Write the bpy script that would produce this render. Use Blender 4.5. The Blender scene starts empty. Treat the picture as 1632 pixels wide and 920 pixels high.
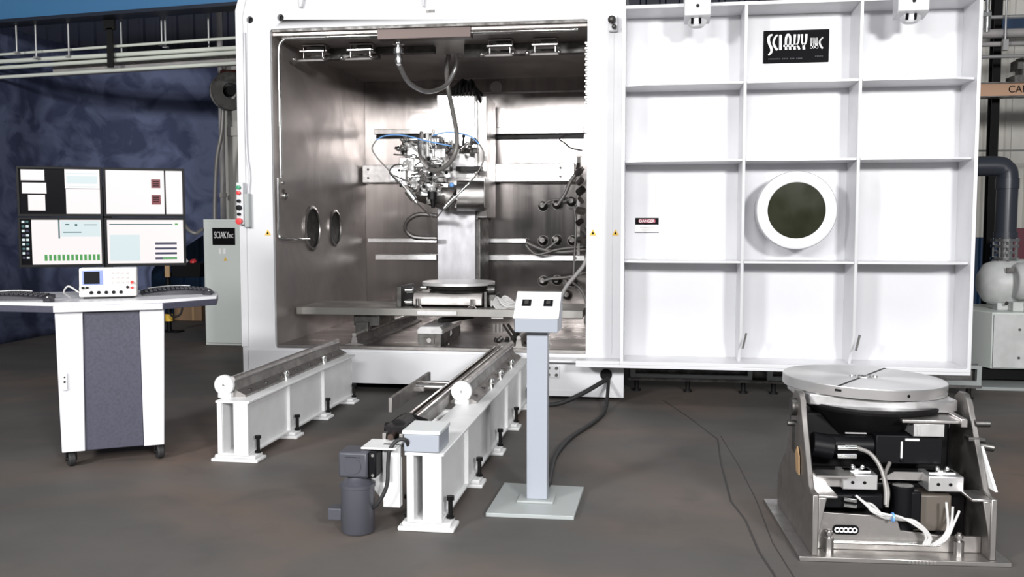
import bpy, bmesh, math, random
from mathutils import Vector, Matrix
R = math.radians
PI = math.pi
S = bpy.context.scene
C = S.collection

# ------------------------------------------------------------------ camera, world, lights, exposure
FPX, CX, CY, CAMH = 1490.0, 816.0, 460.0, 1.55
YAW, PITCH = R(8.45), R(3.95)
cam = bpy.data.cameras.new('camera'); cam_o = bpy.data.objects.new('camera', cam); C.objects.link(cam_o)
cam.sensor_width = 36; cam.lens = 36 * FPX / 1632; cam.clip_end = 200
cam_o.location = (0, 0, CAMH); cam_o.rotation_euler = (PI/2 - PITCH, 0, YAW)
S.camera = cam_o
vs = S.view_settings
S.display_settings.display_device = 'sRGB'
vs.view_transform = 'Standard'; vs.look = 'None'; vs.gamma = 1.0; vs.use_curve_mapping = False
vs.exposure = 0.15

W = bpy.data.worlds.new('world'); S.world = W; W.use_nodes = True
W.node_tree.nodes['Background'].inputs[0].default_value = (0.93, 0.96, 1.0, 1)
W.node_tree.nodes['Background'].inputs[1].default_value = 0.10

def area(name, loc, target, sx, sy, power, col=(1, 1, 1)):
    l = bpy.data.lights.new(name, 'AREA'); l.shape = 'RECTANGLE'; l.size = sx; l.size_y = sy
    l.energy = power; l.color = col
    o = bpy.data.objects.new(name, l); C.objects.link(o); o.location = loc
    o.rotation_euler = (Vector(target) - Vector(loc)).to_track_quat('-Z', 'Y').to_euler()
    return o
area('studio_softbox_left', (-6.4, -4.0, 4.3), (-0.8, 9.5, 1.4), 1.5, 0.9, 820)
area('studio_softbox_centre', (-1.2, -4.5, 4.35), (-1.2, 9.5, 1.6), 3.2, 0.8, 480)
area('studio_softbox_right', (3.9, -4.0, 3.9), (0.4, 8.5, 1.5), 1.1, 0.9, 780)
area('overhead_floor_fill', (0.5, 4.0, 6.5), (0.0, 5.5, 0.0), 5.0, 2.0, 120)  # added fill from above to light the floor, not a fixture of the hall

# ------------------------------------------------------------------ helpers
def cam_axes():
    fw = Vector((-math.sin(YAW)*math.cos(PITCH), math.cos(YAW)*math.cos(PITCH), -math.sin(PITCH)))
    rt = Vector((math.cos(YAW), math.sin(YAW), 0)); return fw, rt, rt.cross(fw)
FW, RT, UP = cam_axes()
def at(x, y, Y):                       # a point of the place at depth Y, read off the photograph
    d = FW + RT*((x-CX)/FPX) - UP*((y-CY)/FPX); t = Y/d.y
    return Vector((0, 0, CAMH)) + d*t
def onfloor(x, y, z=0.0):
    d = FW + RT*((x-CX)/FPX) - UP*((y-CY)/FPX); t = (z-CAMH)/d.z
    return Vector((0, 0, CAMH)) + d*t

class B:
    """collects shapes into one bmesh"""
    def __init__(s): s.bm = bmesh.new(); s.mi = 0
    def _tag(s, n0):
        s.bm.faces.ensure_lookup_table()
        for f in s.bm.faces[n0:]: f.material_index = s.mi
    def m(s, i): s.mi = i; return s
    def box(s, x0, x1, y0, y1, z0, z1, rot=None, piv=None):
        n0 = len(s.bm.faces)
        v = [s.bm.verts.new((x, y, z)) for x in (x0, x1) for y in (y0, y1) for z in (z0, z1)]
        for q in ((0,1,3,2),(4,6,7,5),(0,4,5,1),(2,3,7,6),(0,2,6,4),(1,5,7,3)):
            s.bm.faces.new([v[i] for i in q])
        if rot is not None:
            p = Vector(piv) if piv else Vector(((x0+x1)/2, (y0+y1)/2, (z0+z1)/2))
            for w in v: w.co = p + rot @ (w.co - p)
        s._tag(n0); return s
    def cyl(s, p0, p1, r0, r1=None, seg=20, cap=True):
        if r1 is None: r1 = r0
        n0 = len(s.bm.faces)
        p0 = Vector(p0); p1 = Vector(p1); d = (p1-p0).normalized()
        a = d.orthogonal().normalized(); b = d.cross(a)
        r_ = [[s.bm.verts.new(p + (a*math.cos(2*PI*i/seg) + b*math.sin(2*PI*i/seg))*r) for i in range(seg)] for p, r in ((p0, r0), (p1, r1))]
        for i in range(seg):
            j = (i+1) % seg
            s.bm.faces.new((r_[0][i], r_[0][j], r_[1][j], r_[1][i]))
        if cap:
            s.bm.faces.new(r_[0][::-1]); s.bm.faces.new(r_[1])
        s._tag(n0); return s
    def lathe(s, prof, o, axis=(0, 0, 1), seg=32):      # prof: (radius, height)
        n0 = len(s.bm.faces); o = Vector(o); d = Vector(axis).normalized()
        a = d.orthogonal().normalized(); b = d.cross(a); rings = []
        for r, h in prof:
            if r < 1e-6: rings.append([s.bm.verts.new(o + d*h)])
            else: rings.append([s.bm.verts.new(o + d*h + (a*math.cos(2*PI*i/seg)+b*math.sin(2*PI*i/seg))*r) for i in range(seg)])
        for A, Bn in zip(rings, rings[1:]):
            for i in range(seg):
                j = (i+1) % seg
                if len(A) == 1 and len(Bn) == 1: continue
                if len(A) == 1: s.bm.faces.new((A[0], Bn[i], Bn[j]))
                elif len(Bn) == 1: s.bm.faces.new((A[i], A[j], Bn[0]))
                else: s.bm.faces.new((A[i], A[j], Bn[j], Bn[i]))
        s._tag(n0); return s
    def ball(s, c, r, seg=16, sz=1.0):
        k = 8
        return s.lathe([(r*math.sin(PI*i/k), -r*sz*math.cos(PI*i/k)) for i in range(k+1)], c, seg=seg)
    def tube(s, pts, r, seg=10, smooth=6):
        n0 = len(s.bm.faces)
        P = [Vector(p) for p in pts]
        if smooth and len(P) > 2:
            Q = []; E = [P[0]*2-P[1]] + P + [P[-1]*2-P[-2]]
            for i in range(1, len(E)-2):
                for k in range(smooth):
                    t = k/smooth; p0, p1, p2, p3 = E[i-1:i+3]
                    Q.append(0.5*((2*p1)+(p2-p0)*t+(2*p0-5*p1+4*p2-p3)*t*t+(3*p1-p0-3*p2+p3)*t**3))
            P = Q + [P[-1]]
        a = None; rings = []
        for i, p in enumerate(P):
            d = (P[min(i+1, len(P)-1)] - P[max(i-1, 0)]).normalized()
            if a is None: a = d.orthogonal().normalized()
            a = (a - d*a.dot(d)).normalized(); b = d.cross(a)
            rr = r(i/(len(P)-1)) if callable(r) else r
            rings.append([s.bm.verts.new(p + (a*math.cos(2*PI*k/seg)+b*math.sin(2*PI*k/seg))*rr) for k in range(seg)])
        for A, Bn in zip(rings, rings[1:]):
            for k in range(seg):
                j = (k+1) % seg; s.bm.faces.new((A[k], A[j], Bn[j], Bn[k]))
        s.bm.faces.new(rings[0][::-1]); s.bm.faces.new(rings[-1])
        s._tag(n0); return s
    def prism(s, poly, axis, a, b, holes=()):     # poly in the two other axes, in x,y,z order
        n0 = len(s.bm.faces); ax = 'xyz'.index(axis)
        def mk(u, v, w):
            c = [u, v]; c.insert(ax, w); return s.bm.verts.new(c)
        loops = [poly] + list(holes)
        A = [[mk(u, v, a) for u, v in L] for L in loops]
        Bn = [[mk(u, v, b) for u, v in L] for L in loops]
        for X, Y in zip(A, Bn):
            n = len(X)
            for i in range(n): s.bm.faces.new((X[i], X[(i+1) % n], Y[(i+1) % n], Y[i]))
        for G in (A, Bn):
            if not holes: s.bm.faces.new(G[0])
            else:
                ed = []
                for L in G:
                    for i in range(len(L)): ed.append(s.bm.edges.get((L[i], L[(i+1) % len(L)])))
                bmesh.ops.triangle_fill(s.bm, edges=ed, use_beauty=True, use_dissolve=False)
        s._tag(n0); return s
    def quad(s, a, b, c, d):
        n0 = len(s.bm.faces); s.bm.faces.new([s.bm.verts.new(p) for p in (a, b, c, d)]); s._tag(n0); return s
    def grid(s, f, nu, nv):
        n0 = len(s.bm.faces)
        V = [[s.bm.verts.new(f(i/nu, j/nv)) for j in range(nv+1)] for i in range(nu+1)]
        for i in range(nu):
            for j in range(nv): s.bm.faces.new((V[i][j], V[i+1][j], V[i+1][j+1], V[i][j+1]))
        s._tag(n0); return s
    def xf(s, M):
        bmesh.ops.transform(s.bm, matrix=M, verts=s.bm.verts); return s

def circ(cx, cy, r, n=28): return [(cx+r*math.cos(2*PI*i/n), cy+r*math.sin(2*PI*i/n)) for i in range(n)]
def rrect(x0, x1, y0, y1, r, n=5):
    o = []
    for cx, cy, a0 in ((x1-r, y1-r, 0), (x0+r, y1-r, 90), (x0+r, y0+r, 180), (x1-r, y0+r, 270)):
        for i in range(n+1):
            a = R(a0+90*i/n); o.append((cx+r*math.cos(a), cy+r*math.sin(a)))
    return o

def mesh_obj(name, b, mats, bevel=0.0, normals=True):
    if normals: bmesh.ops.recalc_face_normals(b.bm, faces=b.bm.faces)
    me = bpy.data.meshes.new(name); b.bm.to_mesh(me); b.bm.free()
    for m_ in (mats if isinstance(mats, (list, tuple)) else [mats]): me.materials.append(m_)
    for p in me.polygons: p.use_smooth = True
    me.set_sharp_from_angle(angle=R(38))
    o = bpy.data.objects.new(name, me); C.objects.link(o)
    if bevel:
        md = o.modifiers.new('bevel', 'BEVEL'); md.width = bevel; md.segments = 2; md.limit_method = 'ANGLE'; md.angle_limit = R(40)
        md.harden_normals = False
    return o

def root_inv(o):
    m_ = Matrix.Identity(4); ch = []
    while o: ch.append(o); o = o.parent
    for q in reversed(ch):
        m_ = m_ @ (Matrix.Translation(q.location) @ q.rotation_euler.to_matrix().to_4x4())
    return m_.inverted()
def part(name, b, mats, parent, bevel=0.0, world=True, label=None):
    if world: b.xf(root_inv(parent))
    o = mesh_obj(name, b, mats, bevel); o.parent = parent
    if label: o['label'] = label
    return o
def thing(name, label, cat, loc=(0, 0, 0), rotz=0.0, group=None):
    o = bpy.data.objects.new(name, None); C.objects.link(o); o.empty_display_size = 0.1
    o.location = loc; o.rotation_euler = (0, 0, rotz); o['label'] = label; o['category'] = cat
    if group: o['group'] = group
    return o
def recenter(b):
    xs = [v.co for v in b.bm.verts]
    mn = Vector((min(v[i] for v in xs) for i in range(3))); mx = Vector((max(v[i] for v in xs) for i in range(3)))
    c = Vector(((mn.x+mx.x)/2, (mn.y+mx.y)/2, mn.z)); b.xf(Matrix.Translation(-c)); return c
def single(name, b, mats, label, cat, group=None, bevel=0.0, kind=None):
    c = recenter(b); o = mesh_obj(name, b, mats, bevel); o.location = c
    o['label'] = label; o['category'] = cat
    if group: o['group'] = group
    if kind: o['kind'] = kind
    return o
def struct(name, b, mats, bevel=0.0, label=None):
    c = recenter(b); o = mesh_obj(name, b, mats, bevel); o.location = c; o['kind'] = 'structure'
    if label: o['label'] = label
    return o
def copy_tree(src, parent=None, loc=None, rotz=None, label=None):
    c = src.copy(); C.objects.link(c); c.parent = parent
    if loc is not None: c.location = loc
    if rotz is not None: c.rotation_euler = (0, 0, rotz)
    if label: c['label'] = label
    for ch in [x for x in C.objects if x.parent is src]: copy_tree(ch, c)
    return c
def text_into(b, txt, size, org, xdir, updir, wscale=1.0, depth=0.002, align='LEFT'):
    cu = bpy.data.curves.new('t', 'FONT'); cu.body = txt; cu.size = size; cu.extrude = depth; cu.align_x = align
    to = bpy.data.objects.new('t', cu); C.objects.link(to)
    me = bpy.data.meshes.new_from_object(to)
    X = Vector(xdir).normalized(); U = Vector(updir).normalized(); N = X.cross(U)
    n0 = len(b.bm.faces); bm2 = bmesh.new(); bm2.from_mesh(me)
    M = Matrix(((X.x*wscale, U.x, N.x, org[0]), (X.y*wscale, U.y, N.y, org[1]), (X.z*wscale, U.z, N.z, org[2]), (0, 0, 0, 1)))
    bmesh.ops.transform(bm2, matrix=M, verts=bm2.verts)
    tmp = bpy.data.meshes.new('tt'); bm2.to_mesh(tmp); bm2.free(); b.bm.from_mesh(tmp); b._tag(n0)
    bpy.data.objects.remove(to); bpy.data.curves.remove(cu); bpy.data.meshes.remove(me); bpy.data.meshes.remove(tmp)

# ------------------------------------------------------------------ materials
def mat(name, col, rough=0.5, metal=0.0, spec=0.5, emit=None, estr=1.0, coat=0.0):
    m_ = bpy.data.materials.new(name); m_.use_nodes = True; p = m_.node_tree.nodes['Principled BSDF']
    p.inputs['Base Color'].default_value = (*col, 1); p.inputs['Roughness'].default_value = rough
    p.inputs['Metallic'].default_value = metal; p.inputs['Specular IOR Level'].default_value = spec
    p.inputs['Coat Weight'].default_value = coat
    if emit: p.inputs['Emission Color'].default_value = (*emit, 1); p.inputs['Emission Strength'].default_value = estr
    return m_
def noisy(name, c0, c1, scale=(4, 4, 4), rough=(0.4, 0.6), metal=0.0, detail=6, bump=0.0, bscale=60, lo=0.35, hi=0.65, spec=0.5, dist=0.0, aniso=0.0):
    m_ = mat(name, c0, rough[0], metal, spec); nt = m_.node_tree; p = nt.nodes['Principled BSDF']
    tc = nt.nodes.new('ShaderNodeTexCoord'); mp = nt.nodes.new('ShaderNodeMapping'); mp.inputs['Scale'].default_value = scale
    geo = nt.nodes.new('ShaderNodeNewGeometry')
    nt.links.new(geo.outputs['Position'], mp.inputs[0])
    n = nt.nodes.new('ShaderNodeTexNoise'); n.inputs['Scale'].default_value = 1; n.inputs['Detail'].default_value = detail; n.inputs['Distortion'].default_value = dist
    nt.links.new(mp.outputs[0], n.inputs[0])
    mr = nt.nodes.new('ShaderNodeMapRange'); mr.inputs[1].default_value = lo; mr.inputs[2].default_value = hi
    nt.links.new(n.outputs[0], mr.inputs[0])
    mx = nt.nodes.new('ShaderNodeMix'); mx.data_type = 'RGBA'; mx.inputs[6].default_value = (*c0, 1); mx.inputs[7].default_value = (*c1, 1)
    nt.links.new(mr.outputs[0], mx.inputs[0]); nt.links.new(mx.outputs[2], p.inputs['Base Color'])
    rr = nt.nodes.new('ShaderNodeMapRange'); rr.inputs[3].default_value = rough[0]; rr.inputs[4].default_value = rough[1]
    nt.links.new(mr.outputs[0], rr.inputs[0]); nt.links.new(rr.outputs[0], p.inputs['Roughness'])
    if bump:
        n2 = nt.nodes.new('ShaderNodeTexNoise'); n2.inputs['Scale'].default_value = bscale; n2.inputs['Detail'].default_value = 4
        m2 = nt.nodes.new('ShaderNodeMapping'); nt.links.new(geo.outputs['Position'], m2.inputs[0])
        s0 = max(scale); m2.inputs['Scale'].default_value = tuple(q/s0 for q in scale)
        nt.links.new(m2.outputs[0], n2.inputs[0])
        bp = nt.nodes.new('ShaderNodeBump'); bp.inputs['Strength'].default_value = bump; bp.inputs['Distance'].default_value = 0.01
        nt.links.new(n2.outputs[0], bp.inputs['Height']); nt.links.new(bp.outputs[0], p.inputs['Normal'])
    return m_
M = {}
M['white'] = noisy('white_machine_paint', (0.70, 0.70, 0.72), (0.67, 0.67, 0.69), (3, 3, 3), (0.28, 0.36), spec=0.5)
M['white_bench'] = noisy('white_bench_paint', (0.78, 0.78, 0.78), (0.71, 0.71, 0.71), (6, 6, 6), (0.35, 0.5))
M['steel_wall'] = noisy('brushed_stainless_wall', (0.34, 0.315, 0.305), (0.26, 0.24, 0.232), (7, 7, 0.55), (0.16, 0.25), 1.0, bump=0.05, bscale=30, dist=0.3)
def brushed(m_, an, tan):
    nt = m_.node_tree; p = nt.nodes['Principled BSDF']; p.inputs['Anisotropic'].default_value = an
    c = nt.nodes.new('ShaderNodeCombineXYZ')
    for i in range(3): c.inputs[i].default_value = tan[i]
    nt.links.new(c.outputs[0], p.inputs['Tangent'])
brushed(M['steel_wall'], 0.86, (1, 0, 0))
M['steel_side'] = noisy('brushed_stainless_side', (0.50, 0.455, 0.435), (0.37, 0.335, 0.32), (1.2, 1.2, 1.6), (0.34, 0.46), 0.6, dist=1.0)
M['steel_floor'] = noisy('stainless_floor', (0.36, 0.325, 0.31), (0.27, 0.24, 0.23), (1.5, 4, 4), (0.25, 0.42), 1.0)
M['steel'] = noisy('machined_steel', (0.62, 0.60, 0.59), (0.48, 0.46, 0.45), (12, 12, 3), (0.28, 0.4), 1.0)
M['steel_dull'] = noisy('dull_steel', (0.40, 0.385, 0.37), (0.30, 0.28, 0.27), (9, 9, 9), (0.38, 0.55), 1.0)
M['steel_dark'] = noisy('dark_steel', (0.16, 0.155, 0.15), (0.10, 0.095, 0.09), (15, 15, 15), (0.4, 0.55), 1.0)
M['chrome'] = mat('chrome', (0.85, 0.85, 0.84), 0.12, 1.0)
M['alu'] = noisy('aluminium_plate', (0.74, 0.73, 0.73), (0.62, 0.61, 0.61), (20, 20, 20), (0.3, 0.42), 0.85)
M['alu_bright'] = mat('bright_aluminium_block', (0.86, 0.85, 0.84), 0.35, 0.6)
M['table_top'] = noisy('work_table_plate', (0.38, 0.37, 0.35), (0.30, 0.29, 0.27), (5, 5, 5), (0.35, 0.5), 0.9)
M['podium'] = mat('pale_blue_grey_enamel', (0.33, 0.355, 0.40), 0.38)
M['podium_base'] = mat('grey_green_enamel', (0.36, 0.385, 0.38), 0.4)
M['motor'] = mat('dark_grey_motor_paint', (0.062, 0.064, 0.078), 0.4)
M['black'] = mat('black_plastic', (0.004, 0.004, 0.005), 0.45, spec=0.15)
M['rubber'] = mat('black_rubber', (0.02, 0.019, 0.02), 0.6)
M['black_metal'] = mat('black_oxide_metal', (0.010, 0.009, 0.009), 0.42, 0.2, spec=0.25)
M['ink'] = mat('black_sign_face', (0.003, 0.003, 0.004), 0.6, spec=0.08)
M['sign_white'] = mat('white_lettering', (0.9, 0.9, 0.9), 0.5)
M['sign_grey'] = mat('faint_grey_lettering', (0.028, 0.028, 0.036), 0.5)
M['red'] = mat('red_plastic', (0.65, 0.03, 0.03), 0.35)
M['danger_red'] = mat('danger_red', (0.28, 0.02, 0.05), 0.4)
M['green'] = mat('green_plastic', (0.02, 0.30, 0.14), 0.4)
M['yellow'] = mat('warning_yellow', (0.80, 0.50, 0.06), 0.4)
M['blue'] = mat('blue_hose_plastic', (0.16, 0.36, 0.72), 0.35)
M['glass_dark'] = noisy('dark_leaded_window_glass', (0.018, 0.02, 0.010), (0.028, 0.03, 0.018), (4, 4, 4), (0.10, 0.16), 0.0, spec=0.18)
M['cab'] = mat('light_grey_green_enamel', (0.66, 0.70, 0.67), 0.42)
M['desk_dark'] = noisy('charcoal_textured_laminate', (0.058, 0.058, 0.088), (0.046, 0.046, 0.070), (60, 60, 60), (0.5, 0.6))
M['desk_white'] = mat('white_desk_laminate', (0.72, 0.72, 0.75), 0.3)
M['floor'] = noisy('stained_concrete', (0.118, 0.110, 0.103), (0.080, 0.076, 0.072), (0.45, 0.8, 1), (0.6, 0.75), detail=9, lo=0.3, hi=0.72, bump=0.05, bscale=60, spec=0.25)
def floor_mat():
    m_ = M['floor']; nt = m_.node_tree; p = nt.nodes['Principled BSDF']
    geo = [n for n in nt.nodes if n.type == 'NEW_GEOMETRY'][0]
    src = p.inputs['Base Color'].links[0].from_socket
    for (sc, c, lo, hi, fac) in ((0.55, (0.165, 0.115, 0.09), 0.47, 0.68, 0.75), (2.6, (0.075, 0.07, 0.068), 0.52, 0.75, 0.55)):
        n = nt.nodes.new('ShaderNodeTexNoise'); n.inputs['Scale'].default_value = sc; n.inputs['Detail'].default_value = 7; n.inputs['Distortion'].default_value = 0.6
        nt.links.new(geo.outputs['Position'], n.inputs[0])
        mr = nt.nodes.new('ShaderNodeMapRange'); mr.inputs[1].default_value = lo; mr.inputs[2].default_value = hi; mr.inputs[4].default_value = fac
        nt.links.new(n.outputs[0], mr.inputs[0])
        mx = nt.nodes.new('ShaderNodeMix'); mx.data_type = 'RGBA'; mx.inputs[7].default_value = (*c, 1)
        nt.links.new(src, mx.inputs[6]); nt.links.new(mr.outputs[0], mx.inputs[0]); src = mx.outputs[2]
    nt.links.new(src, p.inputs['Base Color'])
floor_mat()
M['navy_up'] = noisy('dark_navy_cladding', (0.010, 0.013, 0.032), (0.006, 0.008, 0.020), (1, 1, 2), (0.5, 0.6))
M['beige'] = noisy('beige_corrugated_cladding', (0.78, 0.75, 0.69), (0.62, 0.60, 0.55), (2, 2, 0.7), (0.5, 0.65))
M['navy_low'] = mat('navy_wall_paint', (0.010, 0.042, 0.105), 0.5)
M['blue_beam'] = mat('blue_beam_paint', (0.05, 0.16, 0.32), 0.45)
M['blue_beam_dark'] = mat('dark_beam_paint', (0.010, 0.016, 0.03), 0.5)
M['conduit'] = mat('pale_conduit_paint', (0.62, 0.65, 0.58), 0.4)
M['tray'] = noisy('grey_cable_tray', (0.36, 0.34, 0.33), (0.26, 0.25, 0.25), (3, 3, 3), (0.5, 0.6))
M['rod'] = mat('zinc_hanger_rod', (0.33, 0.33, 0.33), 0.4, 0.3)
M['card'] = mat('brown_cardboard', (0.26, 0.16, 0.09), 0.7)
M['crane'] = mat('tan_crane_beam_paint', (0.50, 0.30, 0.19), 0.5)
M['pvc'] = mat('dark_grey_pvc', (0.035, 0.040, 0.052), 0.32)
M['pump'] = noisy('white_pump_casting', (0.66, 0.67, 0.66), (0.56, 0.57, 0.56), (8, 8, 8), (0.35, 0.5))
M['pump_side'] = mat('grey_cabinet_side', (0.30, 0.33, 0.32), 0.45)
M['wire'] = mat('white_cable_sheath', (0.52, 0.51, 0.50), 0.45)
M['grey_hose'] = mat('grey_hose', (0.22, 0.21, 0.20), 0.45, 0.3)
M['tag'] = mat('tan_paper_tag', (0.42, 0.27, 0.14), 0.7)
M['lamp_lens'] = mat('bulb_glass', (0.9, 0.9, 0.88), 0.1, 0.0, emit=(1, .97, .9), estr=1.2)
M['scope'] = mat('cream_instrument_plastic', (0.74, 0.72, 0.70), 0.4)
M['kapok'] = mat('keyboard_plastic', (0.035, 0.035, 0.042), 0.45)
M['gasket'] = mat('brown_seal_strip', (0.085, 0.06, 0.054), 0.4, 0.4)
def screen(name, c, s=1.0):
    return mat(name, (0.01, 0.01, 0.01), 0.25, emit=c, estr=s)
M['s_white'] = screen('screen_white', (0.86, 0.80, 0.80))
M['s_pale'] = screen('screen_pale_blue', (0.62, 0.72, 0.74))
M['s_black'] = mat('screen_black', (0.003, 0.003, 0.004), 0.3, spec=0.05)
M['s_red'] = screen('screen_red', (0.18, 0.01, 0.02))
M['s_green'] = screen('screen_green', (0.06, 0.32, 0.07))
M['s_teal'] = screen('screen_teal', (0.02, 0.10, 0.11))
M['s_navy'] = screen('screen_navy', (0.02, 0.02, 0.07))
M['s_scope'] = screen('screen_blue', (0.16, 0.25, 0.62))
def curtain_mat():
    m_ = noisy('mottled_blue_grey_cloth', (0.115, 0.135, 0.225), (0.050, 0.060, 0.115), (1.9, 1.9, 2.1), (0.75, 0.85), detail=9, lo=0.42, hi=0.60, spec=0.15, dist=1.1, bump=0.5, bscale=5)
    return m_
M['curtain'] = curtain_mat()
M['disc'] = mat('turned_aluminium_disc', (0.80, 0.79, 0.79), 0.34, 0.9)
def turned(m_):
    nt = m_.node_tree; p = nt.nodes['Principled BSDF']; p.inputs['Anisotropic'].default_value = 0.7
    tg = nt.nodes.new('ShaderNodeTangent'); tg.direction_type = 'RADIAL'; tg.axis = 'Z'; nt.links.new(tg.outputs[0], p.inputs['Tangent'])
turned(M['disc'])
M['column'] = noisy('grey_column_plate', (0.50, 0.49, 0.51), (0.42, 0.41, 0.43), (10, 10, 4), (0.4, 0.5), 0.5)

# ================================================================== SETTING
b = B(); b.box(-13, 9, -4, 16, -0.1, 0.0)
struct('floor', b, M['floor'])
def joint(path, w_):
    b = B()
    for (xa, ya), (xb, yb) in zip(path, path[1:]): b.prism([(xa-w_, ya), (xa+w_, ya), (xb+w_, yb), (xb-w_, yb)], 'z', 0.0, 0.0015)
    return b
JM = mat('dark_floor_joint', (0.04, 0.036, 0.034), 0.7)
struct('trim_1', joint([(0.60, 3.6), (0.55, 4.2), (0.52, 4.46), (0.505, 4.93), (0.457, 5.26), (0.462, 6.1), (0.49, 6.8), (0.30, 7.6), (0.12, 8.25)], 0.006), JM, label='dark joint line in the concrete floor')
struct('trim_2', joint([(0.68, 3.6), (0.60, 4.6), (0.60, 5.3), (0.57, 6.1), (0.52, 6.9)], 0.003), JM, label='second joint line beside the first')

def corrugated(x0, x1, Y, z0, z1, mats, pitch=0.3):
    b = B(); n = int((x1-x0)/pitch)
    pts = []
    for i in range(n):
        x = x0 + i*pitch
        pts += [(x, 0), (x+pitch*0.62, 0), (x+pitch*0.70, -0.035), (x+pitch*0.92, -0.035), (x+pitch*1.0, 0)]
    zs = [z0] + [z for z in mats[1]] + [z1]
    for k in range(len(zs)-1):
        b.m(mats[2][k])
        for (xa, ya), (xb, yb) in zip(pts, pts[1:]):
            if xb-xa < 1e-6: continue
            b.quad((xa, Y+ya, zs[k]), (xb, Y+yb, zs[k]), (xb, Y+yb, zs[k+1]), (xa, Y+ya, zs[k+1]))
    b.m(0).box(x0, x1, Y+0.005, Y+0.12, z0, z1)
    return b
wb = corrugated(-13, -4, 15, 0, 7.5, (None, (1.5, 4.1), (2, 1, 0)))
struct('wall_left', wb, [M['navy_up'], M['beige'], M['navy_low']], label='dark navy cladding behind the curtain')
wb = corrugated(-4, 9, 15, 0, 7.5, (None, (1.35, 4.85), (2, 1, 0)))
struct('wall_back', wb, [M['navy_up'], M['beige'], M['navy_low']], label='beige corrugated cladding with a navy lower band')

# curtain backdrop: bottom path, gathered at the right
path = [(-8.0, 9.6), (-8.15, 10.4), (-8.21, 11.2), (-8.22, 11.9), (-7.95, 12.7), (-7.4, 13.2), (-6.85, 13.35), (-6.25, 13.4)]
def cat(P, t):
    n = len(P)-1; i = min(int(t*n), n-1); f = t*n-i
    E = [P[max(i-1, 0)], P[i], P[i+1], P[min(i+2, n)]]
    return tuple(0.5*((2*E[1][k])+(E[2][k]-E[0][k])*f+(2*E[0][k]-5*E[1][k]+4*E[2][k]-E[3][k])*f*f+(3*E[1][k]-E[0][k]-3*E[2][k]+E[3][k])*f**3) for k in (0, 1))
def cf(u, v):
    z = 0.02 + v*4.05
    k = 1.0
    if z < 1.75: k = 1.0 - 0.30*(1-max(z-0.9, 0)/0.85)**1.2*(u**2)
    x, y = cat(path, u*k)
    fold = 0.014*math.sin(u*23+1.6*math.sin(v*3)) + 0.012*math.sin(u*31-v*9+math.sin(v*5)) + (1-v)**2*0.02*math.sin(u*60+v*25)
    return (x+fold*0.5, y-fold-0.05*(1-v)**3, z)
b = B(); b.grid(cf, 120, 40)
o = single('backdrop_curtain', b, M['curtain'], 'mottled blue grey cloth backdrop hanging behind the monitor desk', 'curtain')
md = o.modifiers.new('solid', 'SOLIDIFY'); md.thickness = 0.012

# crane runway beam at the top left and services beneath it
def bar_between(b, p0, p1, r): b.cyl(p0, p1, r, seg=12)
zb = 4.2
P0 = onfloor(-60, 38, 3.98); P1 = onfloor(420, 2, 3.98)
t = thing('runway_beam', 'blue steel runway beam crossing the upper left corner', 'beam', ((P0+P1)/2))
d = (P1-P0).normalized(); nrm = Vector((-d.y, d.x, 0))
def obox(b, P, Q, w0, w1, z0, z1):      # box along P-Q, lateral w0..w1
    n_ = Vector((-(Q-P).normalized().y, (Q-P).normalized().x, 0))
    c = [P+n_*w0, Q+n_*w0, Q+n_*w1, P+n_*w1]
    b.prism([(v.x, v.y) for v in c], 'z', z0, z1)
b = B(); obox(b, P0, P1, 0.10, 0.13, 4.0, 4.6); part('beam_web', b, M['blue_beam'], t)
b = B(); obox(b, P0, P1, 0.0, 0.26, 3.96, 4.0); part('lower_flange', b, M['blue_beam_dark'], t)

Yc = 10.5
conds = []
for k, (ya, yb, r, lab) in enumerate([(86, 60, 0.017, 'thin pale conduit pipe, topmost of the row above the curtain'),
                                (97, 77, 0.026, 'thick pale pipe, second from the top above the curtain'),
                                (107, 84, 0.024, 'pale pipe just below the thick one above the curtain'),
                                (122, 101, 0.022, 'lowest pale conduit pipe running along the top of the curtain')]):
    A = at(-60, ya+4, Yc); Z = A.z; Q = at(420, yb-3, Yc); Q = Vector((Q.x, Q.y, Q.z))
    z = (A.z+Q.z)/2
    A = onfloor(-12, ya+2, z); Q = onfloor(420, yb-3, z)
    if k != 3: A.y += 0.0
    b = B(); bar_between(b, A, Q, r)
    single('conduit_pipe', b, M['conduit'], lab, 'pipe', group='conduit pipes above the curtain')
    conds.append((A, Q, z))
A, Q, z = conds[3]
b = B()
A1 = A+Vector((0, .16, 0)); Q1 = Q+Vector((0, .16, 0)); obox(b, A1.lerp(Q1, 0.21), Q1, 0.0, 0.012, z+0.0, z+0.21)
obox(b, A1.lerp(Q1, 0.21), Q1, -0.05, 0.0, z+0.195, z+0.21)
for k in range(14):
    p = A1.lerp(Q1, 0.25+0.055*k); b.cyl(p+Vector((0, -0.02, 0.10)), p+Vector((0, 0.0, 0.10)), 0.012, seg=8)
single('cable_tray', b, M['tray'], 'grey steel cable tray behind the conduit pipes', 'cable tray')
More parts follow.
